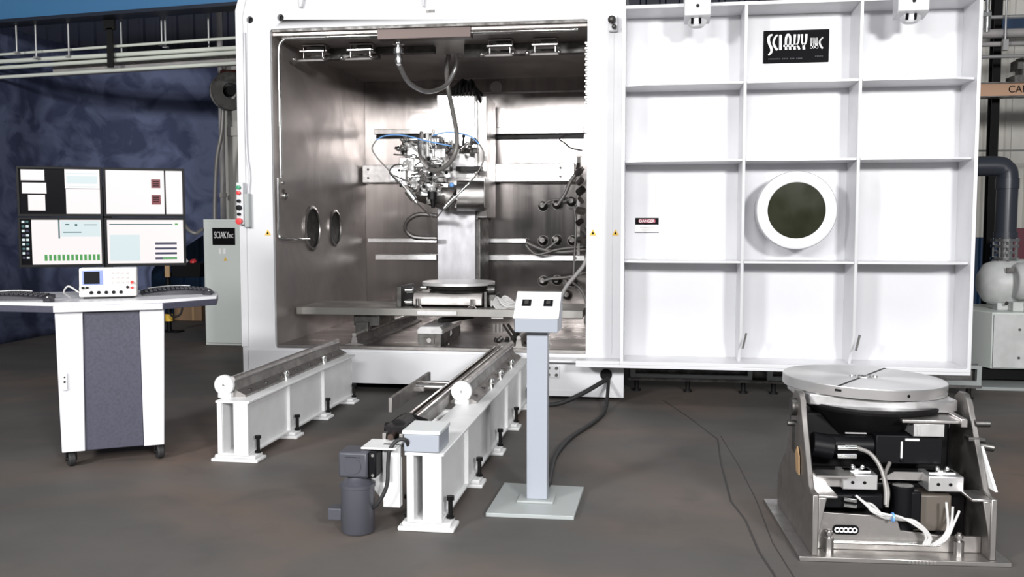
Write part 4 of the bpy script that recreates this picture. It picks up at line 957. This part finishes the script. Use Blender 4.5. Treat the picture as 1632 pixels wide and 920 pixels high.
for (x, y) in ((-.26, .07), (.27, .07), (.27, .58), (-.26, .58)):
    b = B(); b.lathe([(0, -.022), (.040, -.022), (.047, -.014), (.047, .014), (.040, .022), (0, .022)], (x, y, .0475), (1, .3, 0), 24); ca = part('caster', b, M['rubber'], t, world=False)
    b = B(); b.box(x-.032, x-.026, y-.02, y+.04, .05, .12); b.box(x+.026, x+.032, y-.02, y+.04, .05, .12); b.box(x-.032, x+.032, y-.02, y+.04, .115, .14); b.cyl((x-.034, y, .0475), (x+.034, y, .0475), .012, seg=10); part('fork', b, M['black_metal'], ca, world=False)
DM = Matrix.Translation(dorg) @ Matrix.Rotation(DR, 4, 'Z')
def dw(x, y, z): return DM @ Vector((x, y, z))
# monitors
def monitor(label, c, painter):
    W_, H_ = .260, .166
    r = thing('monitor', label, 'monitor', c, R(27), 'four monitors on the workstation')
    b = B(); b.prism(rrect(-W_, W_, -H_, H_, .006, 2), 'y', 0, .018, holes=[[(-W_+.016, -H_+.018), (W_-.016, -H_+.018), (W_-.016, H_-.016), (-W_+.016, H_-.016)]]); part('bezel', b, M['black'], r, .002, world=False)
    b = B(); b.box(-W_+.004, W_-.004, .018, .045, -H_+.004, H_-.004); b.box(-.1, .1, .045, .07, -.09, .09); part('back_shell', b, M['black'], r, .004, world=False)
    b = B(); b.box(-W_+.0155, W_-.0155, .008, .0178, -H_+.0175, H_-.0155); sc = part('screen', b, M['s_black'], r, world=False)
    b = B()
    x0_, x1_, z0_, z1_ = -W_+.017, W_-.017, -H_+.019, H_-.017
    def R_(u0, u1, v0, v1, mi, l=0): b.m(mi).box(x0_+(x1_-x0_)*u0, x0_+(x1_-x0_)*u1, .0075-.0003*(l+1), .0079-.0003*l, z1_-(z1_-z0_)*v1, z1_-(z1_-z0_)*v0)
    painter(R_)
    part('screen_image', b, [M['s_white'], M['s_pale'], M['s_black'], M['s_red'], M['s_green'], M['s_teal'], M['s_navy']], sc, world=False)
    return r
def m1(q):
    q(.02, .31, .02, .26, 0); q(.03, .33, .31, .55, 0); q(.10, .31, .58, .93, 0); q(.56, 1, .0, .43, 0); q(.57, 1, .44, 1, 0); q(.58, .97, .08, .10, 1, 1); q(.60, .95, .38, .40, 1, 1); q(.58, .97, .15, .32, 1, 1)
def m2(q):
    q(.0, .76, 0, 1, 0); q(.78, 1, 0, 1, 0); q(.59, .71, .20, .40, 3, 1); q(.59, .71, .56, .78, 3, 1)
    for k in range(3): q(.61, .69, .24+k*.05, .26+k*.05, 2, 2); q(.61, .69, .60+k*.05, .62+k*.05, 2, 2)
    q(.94, .95, .12, .26, 1, 1)
def m3(q):
    q(.13, 1, .0, 1, 0); q(.46, .48, 0, .42, 5, 1); q(.49, .99, .02, .38, 1, 1); q(.55, .60, .09, .12, 5, 2); q(.67, .70, .09, .14, 5, 2); q(.78, .95, .10, .12, 5, 2); q(.52, .75, .27, .29, 5, 2)
    for k in range(13): q(.28+k*.055, .315+k*.055, .78, .92, 4, 1); q(.29+k*.055, .305+k*.055, .83, .845, 5, 2)
    for k in range(9):
        for j in range(2): q(.01+j*.05, .045+j*.05, .02+k*.10, .07+k*.10, (1, 5, 1, 6, 1)[(k+j) % 5], 0)
def m4(q):
    q(0, 1, 0, 1, 0); q(.03, .86, .09, .115, 5, 1); q(.89, .93, .08, .12, 4, 1); q(.03, .42, .34, .94, 1, 1)
    for k in range(4): q(.62, .91, .52+k*.115, .57+k*.115, 6, 1)
    q(.72, .91, .87, .91, 4, 2)
mc = Vector((-3.66, 5.86, 0)); a27 = R(27); ux = Vector((math.cos(a27), math.sin(a27), 0))
for (sx, z, lab, f) in ((-.262, 1.765, 'upper left monitor, three small windows and one tall one on black', m1), (.262, 1.765, 'upper right monitor, white page with two red squares', m2), (-.262, 1.428, 'lower left monitor, row of green blocks along the bottom', m3), (.262, 1.428, 'lower right monitor, white page with four dark bars', m4)):
    monitor(lab, mc+ux*sx+Vector((0, 0, z)), f)
t = thing('monitor_stand', 'black post stand holding the four monitors above the desk', 'stand', mc+Vector((-.05, .12, 1.06)), a27)
b = B(); b.box(-.03, .03, .02, .06, .0, .75); part('post', b, M['black'], t, .003, world=False)
b = B(); b.box(-.45, .45, .0, .03, .36, .41); b.box(-.45, .45, .0, .03, .70, .75); part('crossbar', b, M['black'], t, .003, world=False)
b = B(); b.box(-.15, .15, -.06, .16, 0, .012); part('base', b, M['black'], t, .003, world=False)
# oscilloscope
p = dw(-.02, .22, zt)
t = thing('oscilloscope', 'white oscilloscope with small blue screen and black knobs on the desk', 'instrument', p, R(27))
b = B(); b.prism([(0, .012), (0, .065), (.02, .085), (.035, .20), (.16, .20), (.16, .012)], 'x', -.175, .175); part('case', b, M['scope'], t, .008, world=False)
b = B(); b.box(-.15, .15, .01, .15, 0, .012); part('foot_strip', b, M['black'], t, world=False)
tl = Matrix.Rotation(R(-7.4), 3, 'X')
def sb(b, x0_, x1_, z0_, z1_, d0=-.004, d1=.002):
    # plate on the sloped front
    for_ = lambda z, d: (.02+(z-.085)*.015/.115+d, z)
    v = []
    for x in (x0_, x1_):
        for z in (z0_, z1_):
            for d in (d0, d1): v.append(b.bm.verts.new((x, for_(z, d)[0], z)))
    for q in ((0,1,3,2),(4,6,7,5),(0,4,5,1),(2,3,7,6),(0,2,6,4),(1,5,7,3)): b.bm.faces.new([v[i] for i in q])
b = B(); sb(b, -.155, -.03, .092, .185); sc = part('screen', b, M['s_scope'], t, world=False)
b = B(); sb(b, -.145, -.05, .097, .178, -.006, -.0045); part('display_glass', b, M['s_black'], sc, world=False)
b = B()
for k in range(3):
    for j in range(4): sb(b, .02+j*.03, .036+j*.03, .10+k*.03, .112+k*.03, -.006, .0)
part('key', b, mat('grey_keys', (.45, .43, .42), .5), t, world=False)
b = B()
for x in (-.10, -.055, -.01, .035, .08): b.cyl((x, -.016, .042), (x, .002, .042), .011, seg=14)
for x in (-.15, -.125, .12): b.cyl((x, -.014, .075), (x, .012, .072), .009, seg=12)
part('knob', b, M['black'], t, world=False)
b = B(); b.cyl((.15, -.015, .07), (.15, .01, .07), .008, seg=10); b.cyl((.148, -.015, .105), (.148, .022, .105), .010, seg=10); part('probe_socket', b, M['red'], t, world=False, label='red probe plug')
b = B(); b.tube([dw(-.19, .15, zt+.05), dw(-.25, .16, zt+.09), dw(-.28, .20, zt+.05), dw(-.25, .26, zt+.01)], .006)
single('probe_lead', b, M['wire'], 'white probe lead looping left of the oscilloscope', 'cable')
# keyboards
def keyboard(lab, px_, py_, rz):
    r = thing('keyboard', lab, 'keyboard', dw(px_, py_, zt), rz, 'keyboards on the workstation')
    def kf(u, v):
        x = (u-.5)*.47; cv = .035*math.cos((u-.5)*PI*1.1); return (x, (v-.5)*.19-cv*.6, .012+v*.016+cv*.5)
    b = B(); b.grid(kf, 18, 4)
    b.grid(lambda u, v: (kf(u, v)[0], kf(u, v)[1], 0.0), 18, 4)
    for v in (0, 1): b.grid(lambda u, w_: (kf(u, v)[0], kf(u, v)[1], kf(u, v)[2]*w_), 18, 1)
    for u in (0, 1): b.grid(lambda v, w_: (kf(u, v)[0], kf(u, v)[1], kf(u, v)[2]*w_), 4, 1)
    part('body', b, M['kapok'], r, world=False)
    b = B()
    for k in range(15):
        for j in range(4):
            u = .06+k*.0615; v = .36+j*.16; x, y, z = kf(u, v); b.box(x-.011, x+.011, y-.011, y+.011, z, z+.009)
    part('keys', b, M['kapok'], r, .002, world=False)
    b = B(); b.tube([Vector(kf(.1+.1*k, 1.0))+Vector((0, .004, .006)) for k in range(7)], .006, seg=8); part('trim_strip', b, M['alu'], r, world=False, label='silver trim along the rear edge')
    return r
keyboard('dark curved keyboard left of the oscilloscope', -.60, .37, R(12))
keyboard('dark curved keyboard right of the oscilloscope', .42, .50, R(35))
def mouse(lab, x, y, rz):
    r = thing('computer_mouse', lab, 'mouse', dw(x, y, zt), rz, 'mice on the workstation')
    b = B(); b.lathe([(.034, 0), (.036, .008), (.030, .024), (.016, .034), (0, .037)], (0, 0, 0), seg=20); b.xf(Matrix.Diagonal((.9, 1.5, 1, 1))); part('shell', b, M['kapok'], r, world=False)
    b = B(); b.cyl((-.004, -.028, .029), (.004, -.028, .029), .008, seg=10); part('wheel', b, M['alu'], r, world=False)
mouse('small dark mouse at the desk front, left of the oscilloscope', -.36, .09, R(20)); mouse('small dark mouse on the right wing of the desk', .61, .33, R(40))

# things behind the desk
p = at(270, 527, 12.5); 
t = thing('button_pedestal', 'small black pedestal with red and white buttons behind the desk', 'pedestal', (p.x, 12.5, 0))
b = B(); b.box(p.x-.10, p.x+.18, 12.4, 12.6, 0, .02); part('base', b, M['black'], t)
b = B(); b.cyl((p.x, 12.5, .02), (p.x, 12.5, .85), .035, seg=12); part('post', b, M['black'], t)
b = B(); b.cyl((p.x, 12.5, .16), (p.x, 12.5, .26), .055, seg=16); part('collar', b, M['yellow'], t, label='yellow collar')
xa = at(277, 450, 12.4).x; xb = at(322, 450, 12.4).x
b = B(); b.box(xa, xb, 12.35, 12.6, .80, 1.0); b.box(p.x-.05, xa+.1, 12.45, 12.55, .80, .86); part('button_box', b, M['black'], t, .006)
for x, m_, r_ in ((295, 'sign_white', .045), (308, 'red', .05)):
    q = at(x, 439, 12.4); b = B(); b.lathe([(0, .05), (r_*.8, .045), (r_, .02), (r_*.6, 0), (0, 0)], (q.x, 12.42, 1.0), (0, -.4, 1), 18); part('push_button', b, M[m_], t)
q = at(266, 448, 12.3); b = B(); b.box(q.x-.03, q.x+.04, 12.3, 12.33, .80, 1.12); part('bracket', b, M['tag'], t, .004)
b = B(); b.tube([at(292, 478, 12.2), at(288, 500, 12.2), at(276, 505, 12.2), at(268, 496, 12.3)], .015); single('stand_cable', b, M['rubber'], 'black cable loop below the button pedestal', 'cable')
a = onfloor(278, 511); c_ = onfloor(325, 511)
b = B(); b.box(a.x, c_.x, a.y, a.y+.45, 0, .33); b.m(1).box(a.x+.30, a.x+.34, a.y-.002, a.y+.45, .0, .332)
single('cardboard_box', b, [M['card'], M['tag']], 'brown cardboard box on the floor behind the desk', 'box', bevel=.004)

# ================================================================== RIGHT BACKGROUND
t = thing('pump_cabinet', 'low light grey pump cabinet on a black plinth right of the door', 'cabinet', (3.6, 9.9, 0))
xa = at(1580, 550, 9.45).x
b = B(); b.prism([(3.0, 9.95), (xa, 9.45), (4.6, 9.45), (4.6, 10.4), (3.0, 10.4)], 'z', .17, .71); part('body', b, M['cab'], t, .006)
b = B(); b.box(xa+.01, 4.5, 9.43, 9.449, .18, .69); part('front_panel', b, M['pump'], t, .004)
b = B()
for z in (.28, .55): b.cyl((xa+.24, 9.42, z), (xa+.24, 9.43, z), .012, seg=10)
part('latch', b, M['steel_dark'], t)
b = B(); b.box(3.1, 4.55, 9.55, 10.35, .05, .17); part('plinth', b, M['black'], t)
b = B(); b.prism([(2.75, 10.3), (3.02, 9.2), (4.7, 9.2), (4.7, 10.5)], 'z', 0, .03); part('base_plate', b, M['podium_base'], t, .003)
p = at(1602, 450, 9.8)
t = thing('vacuum_pump', 'white cast vacuum pump sitting on the grey pump cabinet', 'pump', (p.x+.1, 9.85, .71))
b = B(); b.lathe([(0, -.28), (.10, -.28), (.19, -.22), (.23, -.12), (.235, 0), (.235, .7), (0, .7)], (p.x+.05, 9.85, .97), (1, 0, 0), 40); part('pump_housing', b, M['pump'], t)
b = B(); b.lathe([(0, -.33), (.15, -.33), (.18, -.29), (.18, .0), (0, .0)], (p.x+.34, 9.62, 1.0), (1, 0, 0), 36); b.cyl((p.x+.20, 9.62, 1.0), (p.x+1.0, 9.62, 1.0), .17, seg=36); part('pump_body', b, M['pump'], t, .01)
b = B(); b.box(p.x-.1, p.x+.8, 9.7, 10.0, .71, .78); b.box(p.x-.0, p.x+.1, 9.58, 10, .71, .80); part('pump_foot', b, M['pump'], t, .006)
b = B()
for k in range(7): b.cyl((p.x-.04+.06*k, 9.64, .775), (p.x-.04+.06*k, 9.62, .79), .016, seg=8)
b.box(p.x-.06, p.x+.04, 9.60, 9.62, 1.08, 1.13)
part('bolt', b, M['steel_dark'], t)
b = B()
for k in range(5): b.box(p.x+.20+k*.03, p.x+.222+k*.03, 9.441, 9.45, 1.00+.004*k, 1.018+.004*k)
for k in range(3): b.box(p.x+.23+k*.03, p.x+.25+k*.03, 9.441, 9.45, .965, .98)
part('maker_marking', b, M['steel_dark'], t)
xq = at(1604, 330, 9.85).x
b = B()
for z in (1.20, 1.26, 1.32, 1.38): b.cyl((xq, 9.85, z), (xq, 9.85, z+.025), .13 if z != 1.26 else .11, seg=28)
b.cyl((xq, 9.85, 1.17), (xq, 9.85, 1.40), .07, seg=20)
for k in range(8):
    a_ = 2*PI*k/8; b.cyl((xq+.11*math.cos(a_), 9.85+.11*math.sin(a_), 1.19), (xq+.11*math.cos(a_), 9.85+.11*math.sin(a_), 1.41), .012, seg=8)
part('flange_stack', b, M['chrome'], t)
zt_ = at(1604, 265, 9.85).z
b = B(); b.tube([(xq, 9.85, 1.405), (xq, 9.85, 1.7), (xq, 9.85, zt_-.10), (xq-.03, 9.85, zt_-.03), (xq-.10, 9.85, zt_), (xq-.4, 9.85, zt_), (xq-1.0, 9.85, zt_)], .098, seg=28, smooth=5)
b.cyl((xq, 9.85, zt_-.22), (xq, 9.85, zt_-.12), .108, seg=28); b.cyl((xq, 9.85, 1.41), (xq, 9.85, 1.47), .11, seg=28)
single('exhaust_pipe', b, M['pvc'], 'fat dark grey plastic pipe rising from the pump and bending left', 'pipe')
# steel post
xa = at(1584, 60, 13).x; xb = at(1597, 60, 13).x
b = B(); b.box(xa, xb, 13, 13.015, 0, 6); b.box(xa, xb, 13.13, 13.145, 0, 6); b.box((xa+xb)/2-.006, (xa+xb)/2+.006, 13.015, 13.13, 0, 6); b.cyl(((xa+xb)/2, 12.985, 2.55), ((xa+xb)/2, 13, 2.55), .02)
single('steel_column', b, M['black'], 'black steel building column behind the door at the far right', 'column')
za = at(1600, 153, 12.6).z; zb_ = at(1600, 133, 12.6).z; x0_ = at(1568, 140, 12.6).x-1.0
t = thing('crane_beam', 'tan crane beam with black CAP lettering at the upper right', 'beam', (x0_+2, 12.7, za))
b = B(); b.box(x0_, x0_+4, 12.6, 12.72, za, zb_); part('girder', b, M['crane'], t, .003)
b = B(); b.box(x0_, x0_+4, 12.57, 12.75, zb_, zb_+.015); b.box(x0_, x0_+4, 12.57, 12.75, za-.015, za); part('flange', b, M['steel_dark'], t)
q = at(1607, 147.5, 12.59); b = B(); text_into(b, 'CAP', .125, (q.x, 12.597, q.z), (1, 0, 0), (0, 0, 1), .95, .002); part('lettering', b, M['ink'], t)
q = at(1612, 132, 12.7); b = B(); b.box(q.x, q.x+.5, 12.6, 12.9, zb_+.016, zb_+.10); b.cyl((q.x+.18, 12.75, zb_+.1), (q.x+.18, 12.75, zb_+.32), .12, seg=20); b.box(q.x+.05, q.x+.5, 12.65, 12.9, zb_+.18, zb_+.3)
single('hoist_trolley', b, M['steel_dark'], 'dark hoist trolley on top of the tan crane beam', 'hoist')
for k, (y, r_, m_, lab) in enumerate(((27, .022, 'rod', 'thin dark pipe, topmost at the upper right'), (53, .055, 'tray', 'thick grey pipe crossing the black column at the upper right'), (70, .03, 'tray', 'medium grey pipe below the thick one at the upper right'), (90, .022, 'rod', 'thin dark pipe just above the crane beam at the upper right'), (240, .012, 'rod', 'thin dark cable line left of the exhaust pipe elbow'))):
    q = at(1600, y, 12.4 if y < 200 else 13.5); b = B(); b.cyl((q.x-1.2, q.y, q.z), (q.x+2.0, q.y, q.z), r_, seg=14)
    single('wall_pipe', b, M[m_], lab, 'pipe', group='pipes on the upper right wall')
q = at(1602, 70, 12.3); b = B(); b.cyl((q.x+.0, 12.3, q.z-.05), (q.x, 12.3, q.z+1.0), .012, seg=8); b.box(q.x-.03, q.x+.03, 12.27, 12.33, q.z-.08, q.z+.05)
single('pipe_hanger', b, M['rod'], 'thin rod hanging between the pipes at the upper right', 'rod')
q = at(1618, 40, 14); b = B(); b.box(q.x-.6, q.x+1.6, 14, 14.1, q.z-.11, q.z+.09); single('blue_girt', b, M['navy_low'], 'short blue horizontal girt on the wall at the upper right', 'beam', bevel=.004)
q = at(1630, 384, 11.5); b = B(); b.box(q.x-.1, q.x+.4, 11.5, 11.8, 0, 1.5); single('red_cylinder_rack', b, mat('dark_red_paint', (.12, .015, .03), .5), 'dark red upright unit behind the white pump', 'rack', bevel=.01)

# ================================================================== POSITIONER
PO = Vector((1.125, 4.86, 0)); PR = R(3.5)
t = pos = thing('tilt_positioner', 'steel tilting rotary positioner with round disc top in the right foreground', 'machine', PO, PR)
def PP(name, b, m_, par=None, bev=0.0, lab=None): return part(name, b, M[m_] if isinstance(m_, str) else m_, par or t, bev, world=False, label=lab)
b = B(); b.box(-.465, .475, -.475, .44, 0, .022); PP('base_plate', b, 'steel_dull', bev=.003)
prof = [(-.455, .022), (-.455, .305), (-.40, .305), (-.36, .325), (-.20, .60), (-.15, .69), (-.10, .725), (-.03, .725), (.02, .69), (.06, .56), (.13, .40), (.30, .26), (.36, .20), (.36, .022)]
b = B(); b.prism(prof, 'x', -.405, -.378); PP('side_plate', b, 'steel_dull', bev=.004)
b = B(); b.prism(prof, 'x', .385, .412); PP('side_plate', b, 'steel_dull', bev=.004)
for s_ in (-1, 1):
    x0_ = -.378 if s_ < 0 else .30
    b = B(); b.box(x0_, x0_+.085, -.455, -.30, .292, .305)
    if s_ < 0: b.prism([(-.378, .10), (-.34, .293), (-.378, .293)], 'y', -.45, -.44)
    else: b.prism([(.385, .10), (.385, .293), (.35, .293)], 'y', -.45, -.44)
    PP('shelf_plate', b, 'steel', bev=.003)
b = B(); b.prism([(-.375, .022), (-.375, .20), (.0, .185), (.02, .12), (.20, .10), (.384, .10), (.384, .022)], 'y', -.36, -.345); fp = PP('front_plate', b, 'steel_dull', bev=.003)
b = B(); b.prism(rrect(-.29, -.17, .095, .14, .02), 'y', -.366, -.36); lg = PP('logo_plate', b, 'ink', fp, lab='small black emblem')
b = B()
for k in range(5): b.lathe([(.007, 0), (.013, 0), (.013, .002), (.007, .002), (.007, 0)], (-.27+.02*k, -.366, .117), (0, -1, 0), 12)
PP('emblem', b, 'sign_white', lg)
b = B(); b.cyl((-.29, -.37, .06), (.20, -.37, .06), .008, seg=10); PP('rod', b, 'chrome', fp)
b = B()
for k in range(8): b.box(.02+.016*k, .032+.016*k, -.478, -.4755, .004, .016)
PP('stamped_marking', b, 'steel')
for x in (-.315, .27):
    b = B(); b.cyl((x, -.40, .022), (x, -.40, .09), .022, seg=16); b.cyl((x, -.40, .09), (x, -.40, .13), .010, seg=10); b.cyl((x, -.40, .105), (x, -.40, .12), .018, seg=6); PP('levelling_screw', b, 'steel')
# inner black masses
b = B(); b.box(-.37, .378, -.18, .30, .022, .30); PP('gear_case', b, 'black_metal', bev=.01)
b = B(); b.box(-.37, -.05, -.34, -.18, .21, .28); b.box(.02, .12, -.34, -.18, .12, .30); PP('drive_cover', b, 'black', bev=.01)
b = B(); b.cyl((.045, -.30, .06), (.045, -.30, .32), .05, seg=20); PP('drain_can', b, 'black', bev=.004)
b = B(); b.box(.08, .27, -.30, -.17, .10, .275); PP('tilt_motor', b, mat('brown_grey_motor', (.10, .085, .07), .45), bev=.008)
# angle brackets with aluminium blocks
for x0_, lab in ((-.30, None), (.12, None)):
    b = B(); b.box(x0_+.06, x0_+.22, -.33, -.18, .30, .372) if x0_ < 0 else b.box(x0_+.03, x0_+.19, -.33, -.18, .30, .372); bk = PP('sensor_block', b, 'alu', bev=.004)
    xx = x0_+.14 if x0_ < 0 else x0_+.11
    b = B()
    for dx in (-.035, .02): b.cyl((xx+dx, -.333, .335), (xx+dx, -.329, .335), .008, seg=10)
    PP('bolt_hole', b, 'black', bk)
    b = B(); b.cyl((xx, -.25, .372), (xx, -.25, .39), .03, seg=16); b.ball((xx-.02, -.27, .395), .013, seg=10); b.ball((xx+.025, -.27, .395), .013, seg=10); b.box(xx-.06, xx+.06, -.28, -.22, .372, .378); PP('clamp', b, 'chrome', bk)
b = B(); b.prism([(-.378, .305), (-.24, .305), (-.20, .35), (-.20, .38), (-.378, .38)], 'y', -.30, -.29); b.box(-.378, -.20, -.40, -.29, .375, .383); PP('angle_bracket', b, 'steel')
# tilting head
b = B(); b.lathe([(0, .47), (.16, .47), (.20, .50), (.27, .58), (.34, .64), (.34, .66), (0, .66)], (0, .08, 0), seg=40); b.box(-.36, .36, .0, .30, .32, .60); PP('tilting_head', b, 'black_metal', bev=.01)
b = B(); b.cyl((-.33, -.16, .475), (-.06, -.16, .475), .05, seg=24); b.cyl((-.35, -.16, .475), (-.25, -.16, .46), .062, seg=24); PP('servo_motor', b, 'black', bev=.004)
b = B(); b.box(-.06, .25, -.22, .05, .40, .54); b.cyl((.06, -.23, .42), (.06, -.21, .42), .01); mg = PP('motor_gearbox', b, 'black', bev=.006)
b = B(); b.box(.055, .063, -.224, -.22, .42, .51); b.box(.075, .14, -.224, -.22, .515, .525); PP('data_plate', b, 'sign_white', mg)
b = B(); b.box(-.19, -.09, -.165, -.155, .531, .537); PP('name_strip', b, 'alu')
for z in (.44, .48):
    b = B(); b.cyl((-.24, -.225, z-.005), (-.155, -.24, z), .013, seg=14); PP('plug', b, 'chrome')
for z in (.235, .262):
    b = B(); b.cyl((-.24, -.36, z), (-.185, -.37, z-.004), .009, seg=10); PP('plug', b, 'chrome')
b = B(); b.box(.10, .24, -.26, -.10, .545, .605); b.box(.115, .13, -.262, -.26, .55, .60); PP('cover_block', b, 'alu', bev=.003)
b = B(); b.box(.04, .34, -.28, -.02, .612, .628); b.box(.30, .33, -.30, -.05, .60, .64); PP('hinge_plate', b, 'steel', bev=.003)
b = B(); b.prism([(.02, .37), (.30, .37), (.34, .33), (-.05, .33)], 'y', -.25, -.24); PP('reflector_plate', b, 'steel')
# lower octagonal plate and the disc
DTc = Vector((-.01, .20, 0))
T = Matrix.Translation(Vector((-.01, .20, .70))) @ Matrix.Rotation(R(1.6), 4, 'Y')
b = B(); pl = [(-.345, -.21), (-.33, -.26), (-.12, -.35), (.13, -.37), (.33, -.33), (.375, -.28), (.375, .28), (.2, .36), (-.2, .36), (-.345, .2)]
b.prism(pl, 'z', -.058, -.002); b.xf(T); PP('mounting_plate', b, 'alu', bev=.006)
b = B(); r_ = .405
b.lathe([(0, .055), (r_-.004, .055), (r_, .051), (r_, .004), (r_-.004, 0), (0, 0)], (0, 0, 0), seg=96); b.xf(T); dsc = PP('face_disc', b, 'disc' if 'disc' in M else 'alu')
b = B()
an = R(58)
for s_, r0_, r1_ in ((1, .06, .402), (-1, .06, .402)):
    d_ = Vector((math.cos(an), math.sin(an), 0))*s_; n_ = Vector((-d_.y, d_.x, 0))*.0075
    P_ = [d_*r0_+n_, d_*r1_+n_, d_*r1_-n_, d_*r0_-n_]; b = B(); b.prism([(v.x, v.y) for v in P_], 'z', .0545, .0556); b.xf(T); PP('slot', b, 'black', dsc)
b = B()
d_ = -Vector((math.cos(an), math.sin(an), 0)); c_ = d_*r_; n_ = Vector((-d_.y, d_.x, 0))
b.prism([((c_+n_*k-d_*.003).x, (c_+n_*k-d_*.003).y) for k in (-.016, .016)]+[((c_+n_*k+d_*.0015).x, (c_+n_*k+d_*.0015).y) for k in (.016, -.016)], 'z', .028, .04)
b.xf(T); PP('slot_mouth', b, 'black', dsc)
for a_ in (-75, -28):
    b = B(); b.cyl((r_*math.cos(R(a_))*.99, r_*math.sin(R(a_))*.99, .027), (r_*math.cos(R(a_))*1.003, r_*math.sin(R(a_))*1.003, .027), .008, seg=10)
    b.xf(T); PP('side_hole', b, 'black', dsc)
b = B()
for k in range(5): b.cyl((-.06+.03*k, .005*(k % 2), .055), (-.06+.03*k, .005*(k % 2), .062), .012, seg=10)
b.lathe([(.028, .055), (.045, .055), (.045, .059), (.028, .059)], (.0, .0, 0), seg=24); b.xf(T); PP('hub_fitting', b, 'chrome', dsc)
# ends: pivots, knobs, tag, tape
b = B(); b.cyl((-.43, -.06, .64), (-.37, -.06, .64), .045, seg=24); b.cyl((-.45, -.08, .56), (-.405, -.08, .56), .014); b.box(-.42, -.405, -.12, -.05, .42, .57); PP('pivot', b, 'steel_dark')
b = B(); b.box(.412, .43, -.14, -.0, .50, .60); b.cyl((.40, -.2, .60), (.47, -.2, .60), .018); b.cyl((.41, -.22, .50), (.48, -.23, .49), .02); b.box(.36, .44, -.24, -.18, .52, .54); PP('pivot', b, 'steel_dark', bev=.003)
b = B(); b.prism([(-.42, .33), (-.30, .33), (-.22, .50), (-.25, .50)], 'x', .413, .425); PP('cover_strip', b, 'sign_white', lab='white strip on the right side plate')
b = B(); b.prism([(-.20, .33), (-.14, .335), (-.11, .42), (-.15, .46), (-.19, .42)], 'x', -.416, -.41); PP('paper_tag', b, 'tag', lab='tan paper tag')
# cables of the positioner
rnd = random.Random(9)
b = B()
Pw = Matrix.Translation(PO) @ Matrix.Rotation(PR, 4, 'Z')
for k in range(5):
    j = lambda q: rnd.uniform(-q, q)
    b = B(); b.tube([Pw @ Vector(v) for v in [(-.19+.015*k, -.37, .285-.012*k), (-.12+j(.01), -.40, .232+j(.02)), (-.06, -.41+.006*k, .210-.006*k), (.0, -.41+.006*k, .200-.005*k), (.07, -.42, .175+j(.015)), (.125+j(.015), -.42, .12+j(.01)), (.12+j(.02), -.42, .075)]], .0058, seg=8)
    single('white_cable', b, M['wire'], 'white cable in the bundle sagging across the front of the positioner', 'cable', group='white cables across the positioner front')
b = B(); b.cyl(Pw @ Vector((-.035, -.405, .196)), Pw @ Vector((-.027, -.405, .196)), .022, seg=12); single('cable_tie', b, M['blue'], 'small blue tie round the white cable bundle on the positioner', 'cable tie')
for k in range(3):
    b = B(); b.tube([Pw @ Vector(v) for v in [(.14+.01*k, -.40, .065), (.19+.012*k, -.40, .10), (.225+.014*k, -.38, .15+.01*k), (.222+.03*k, -.36, .26-.02*k)]], .006, seg=8)
    single('white_cable', b, M['wire'], 'short white cable rising at the right of the positioner front', 'cable', group='short white cables at the right of the positioner')
b = B(); b.tube([Pw @ Vector(v) for v in [(-.155, -.24, .48), (-.10, -.27, .46), (-.06, -.30, .40), (-.045, -.33, .32), (-.05, -.36, .24)]], .010, seg=8)
b.tube([Pw @ Vector(v) for v in [(.0, -.24, .41), (-.04, -.30, .36), (-.035, -.34, .30), (-.045, -.36, .23)]], .009, seg=8)
single('motor_lead', b, M['grey_hose'], 'grey lead dropping from the black servo motor of the positioner', 'cable')
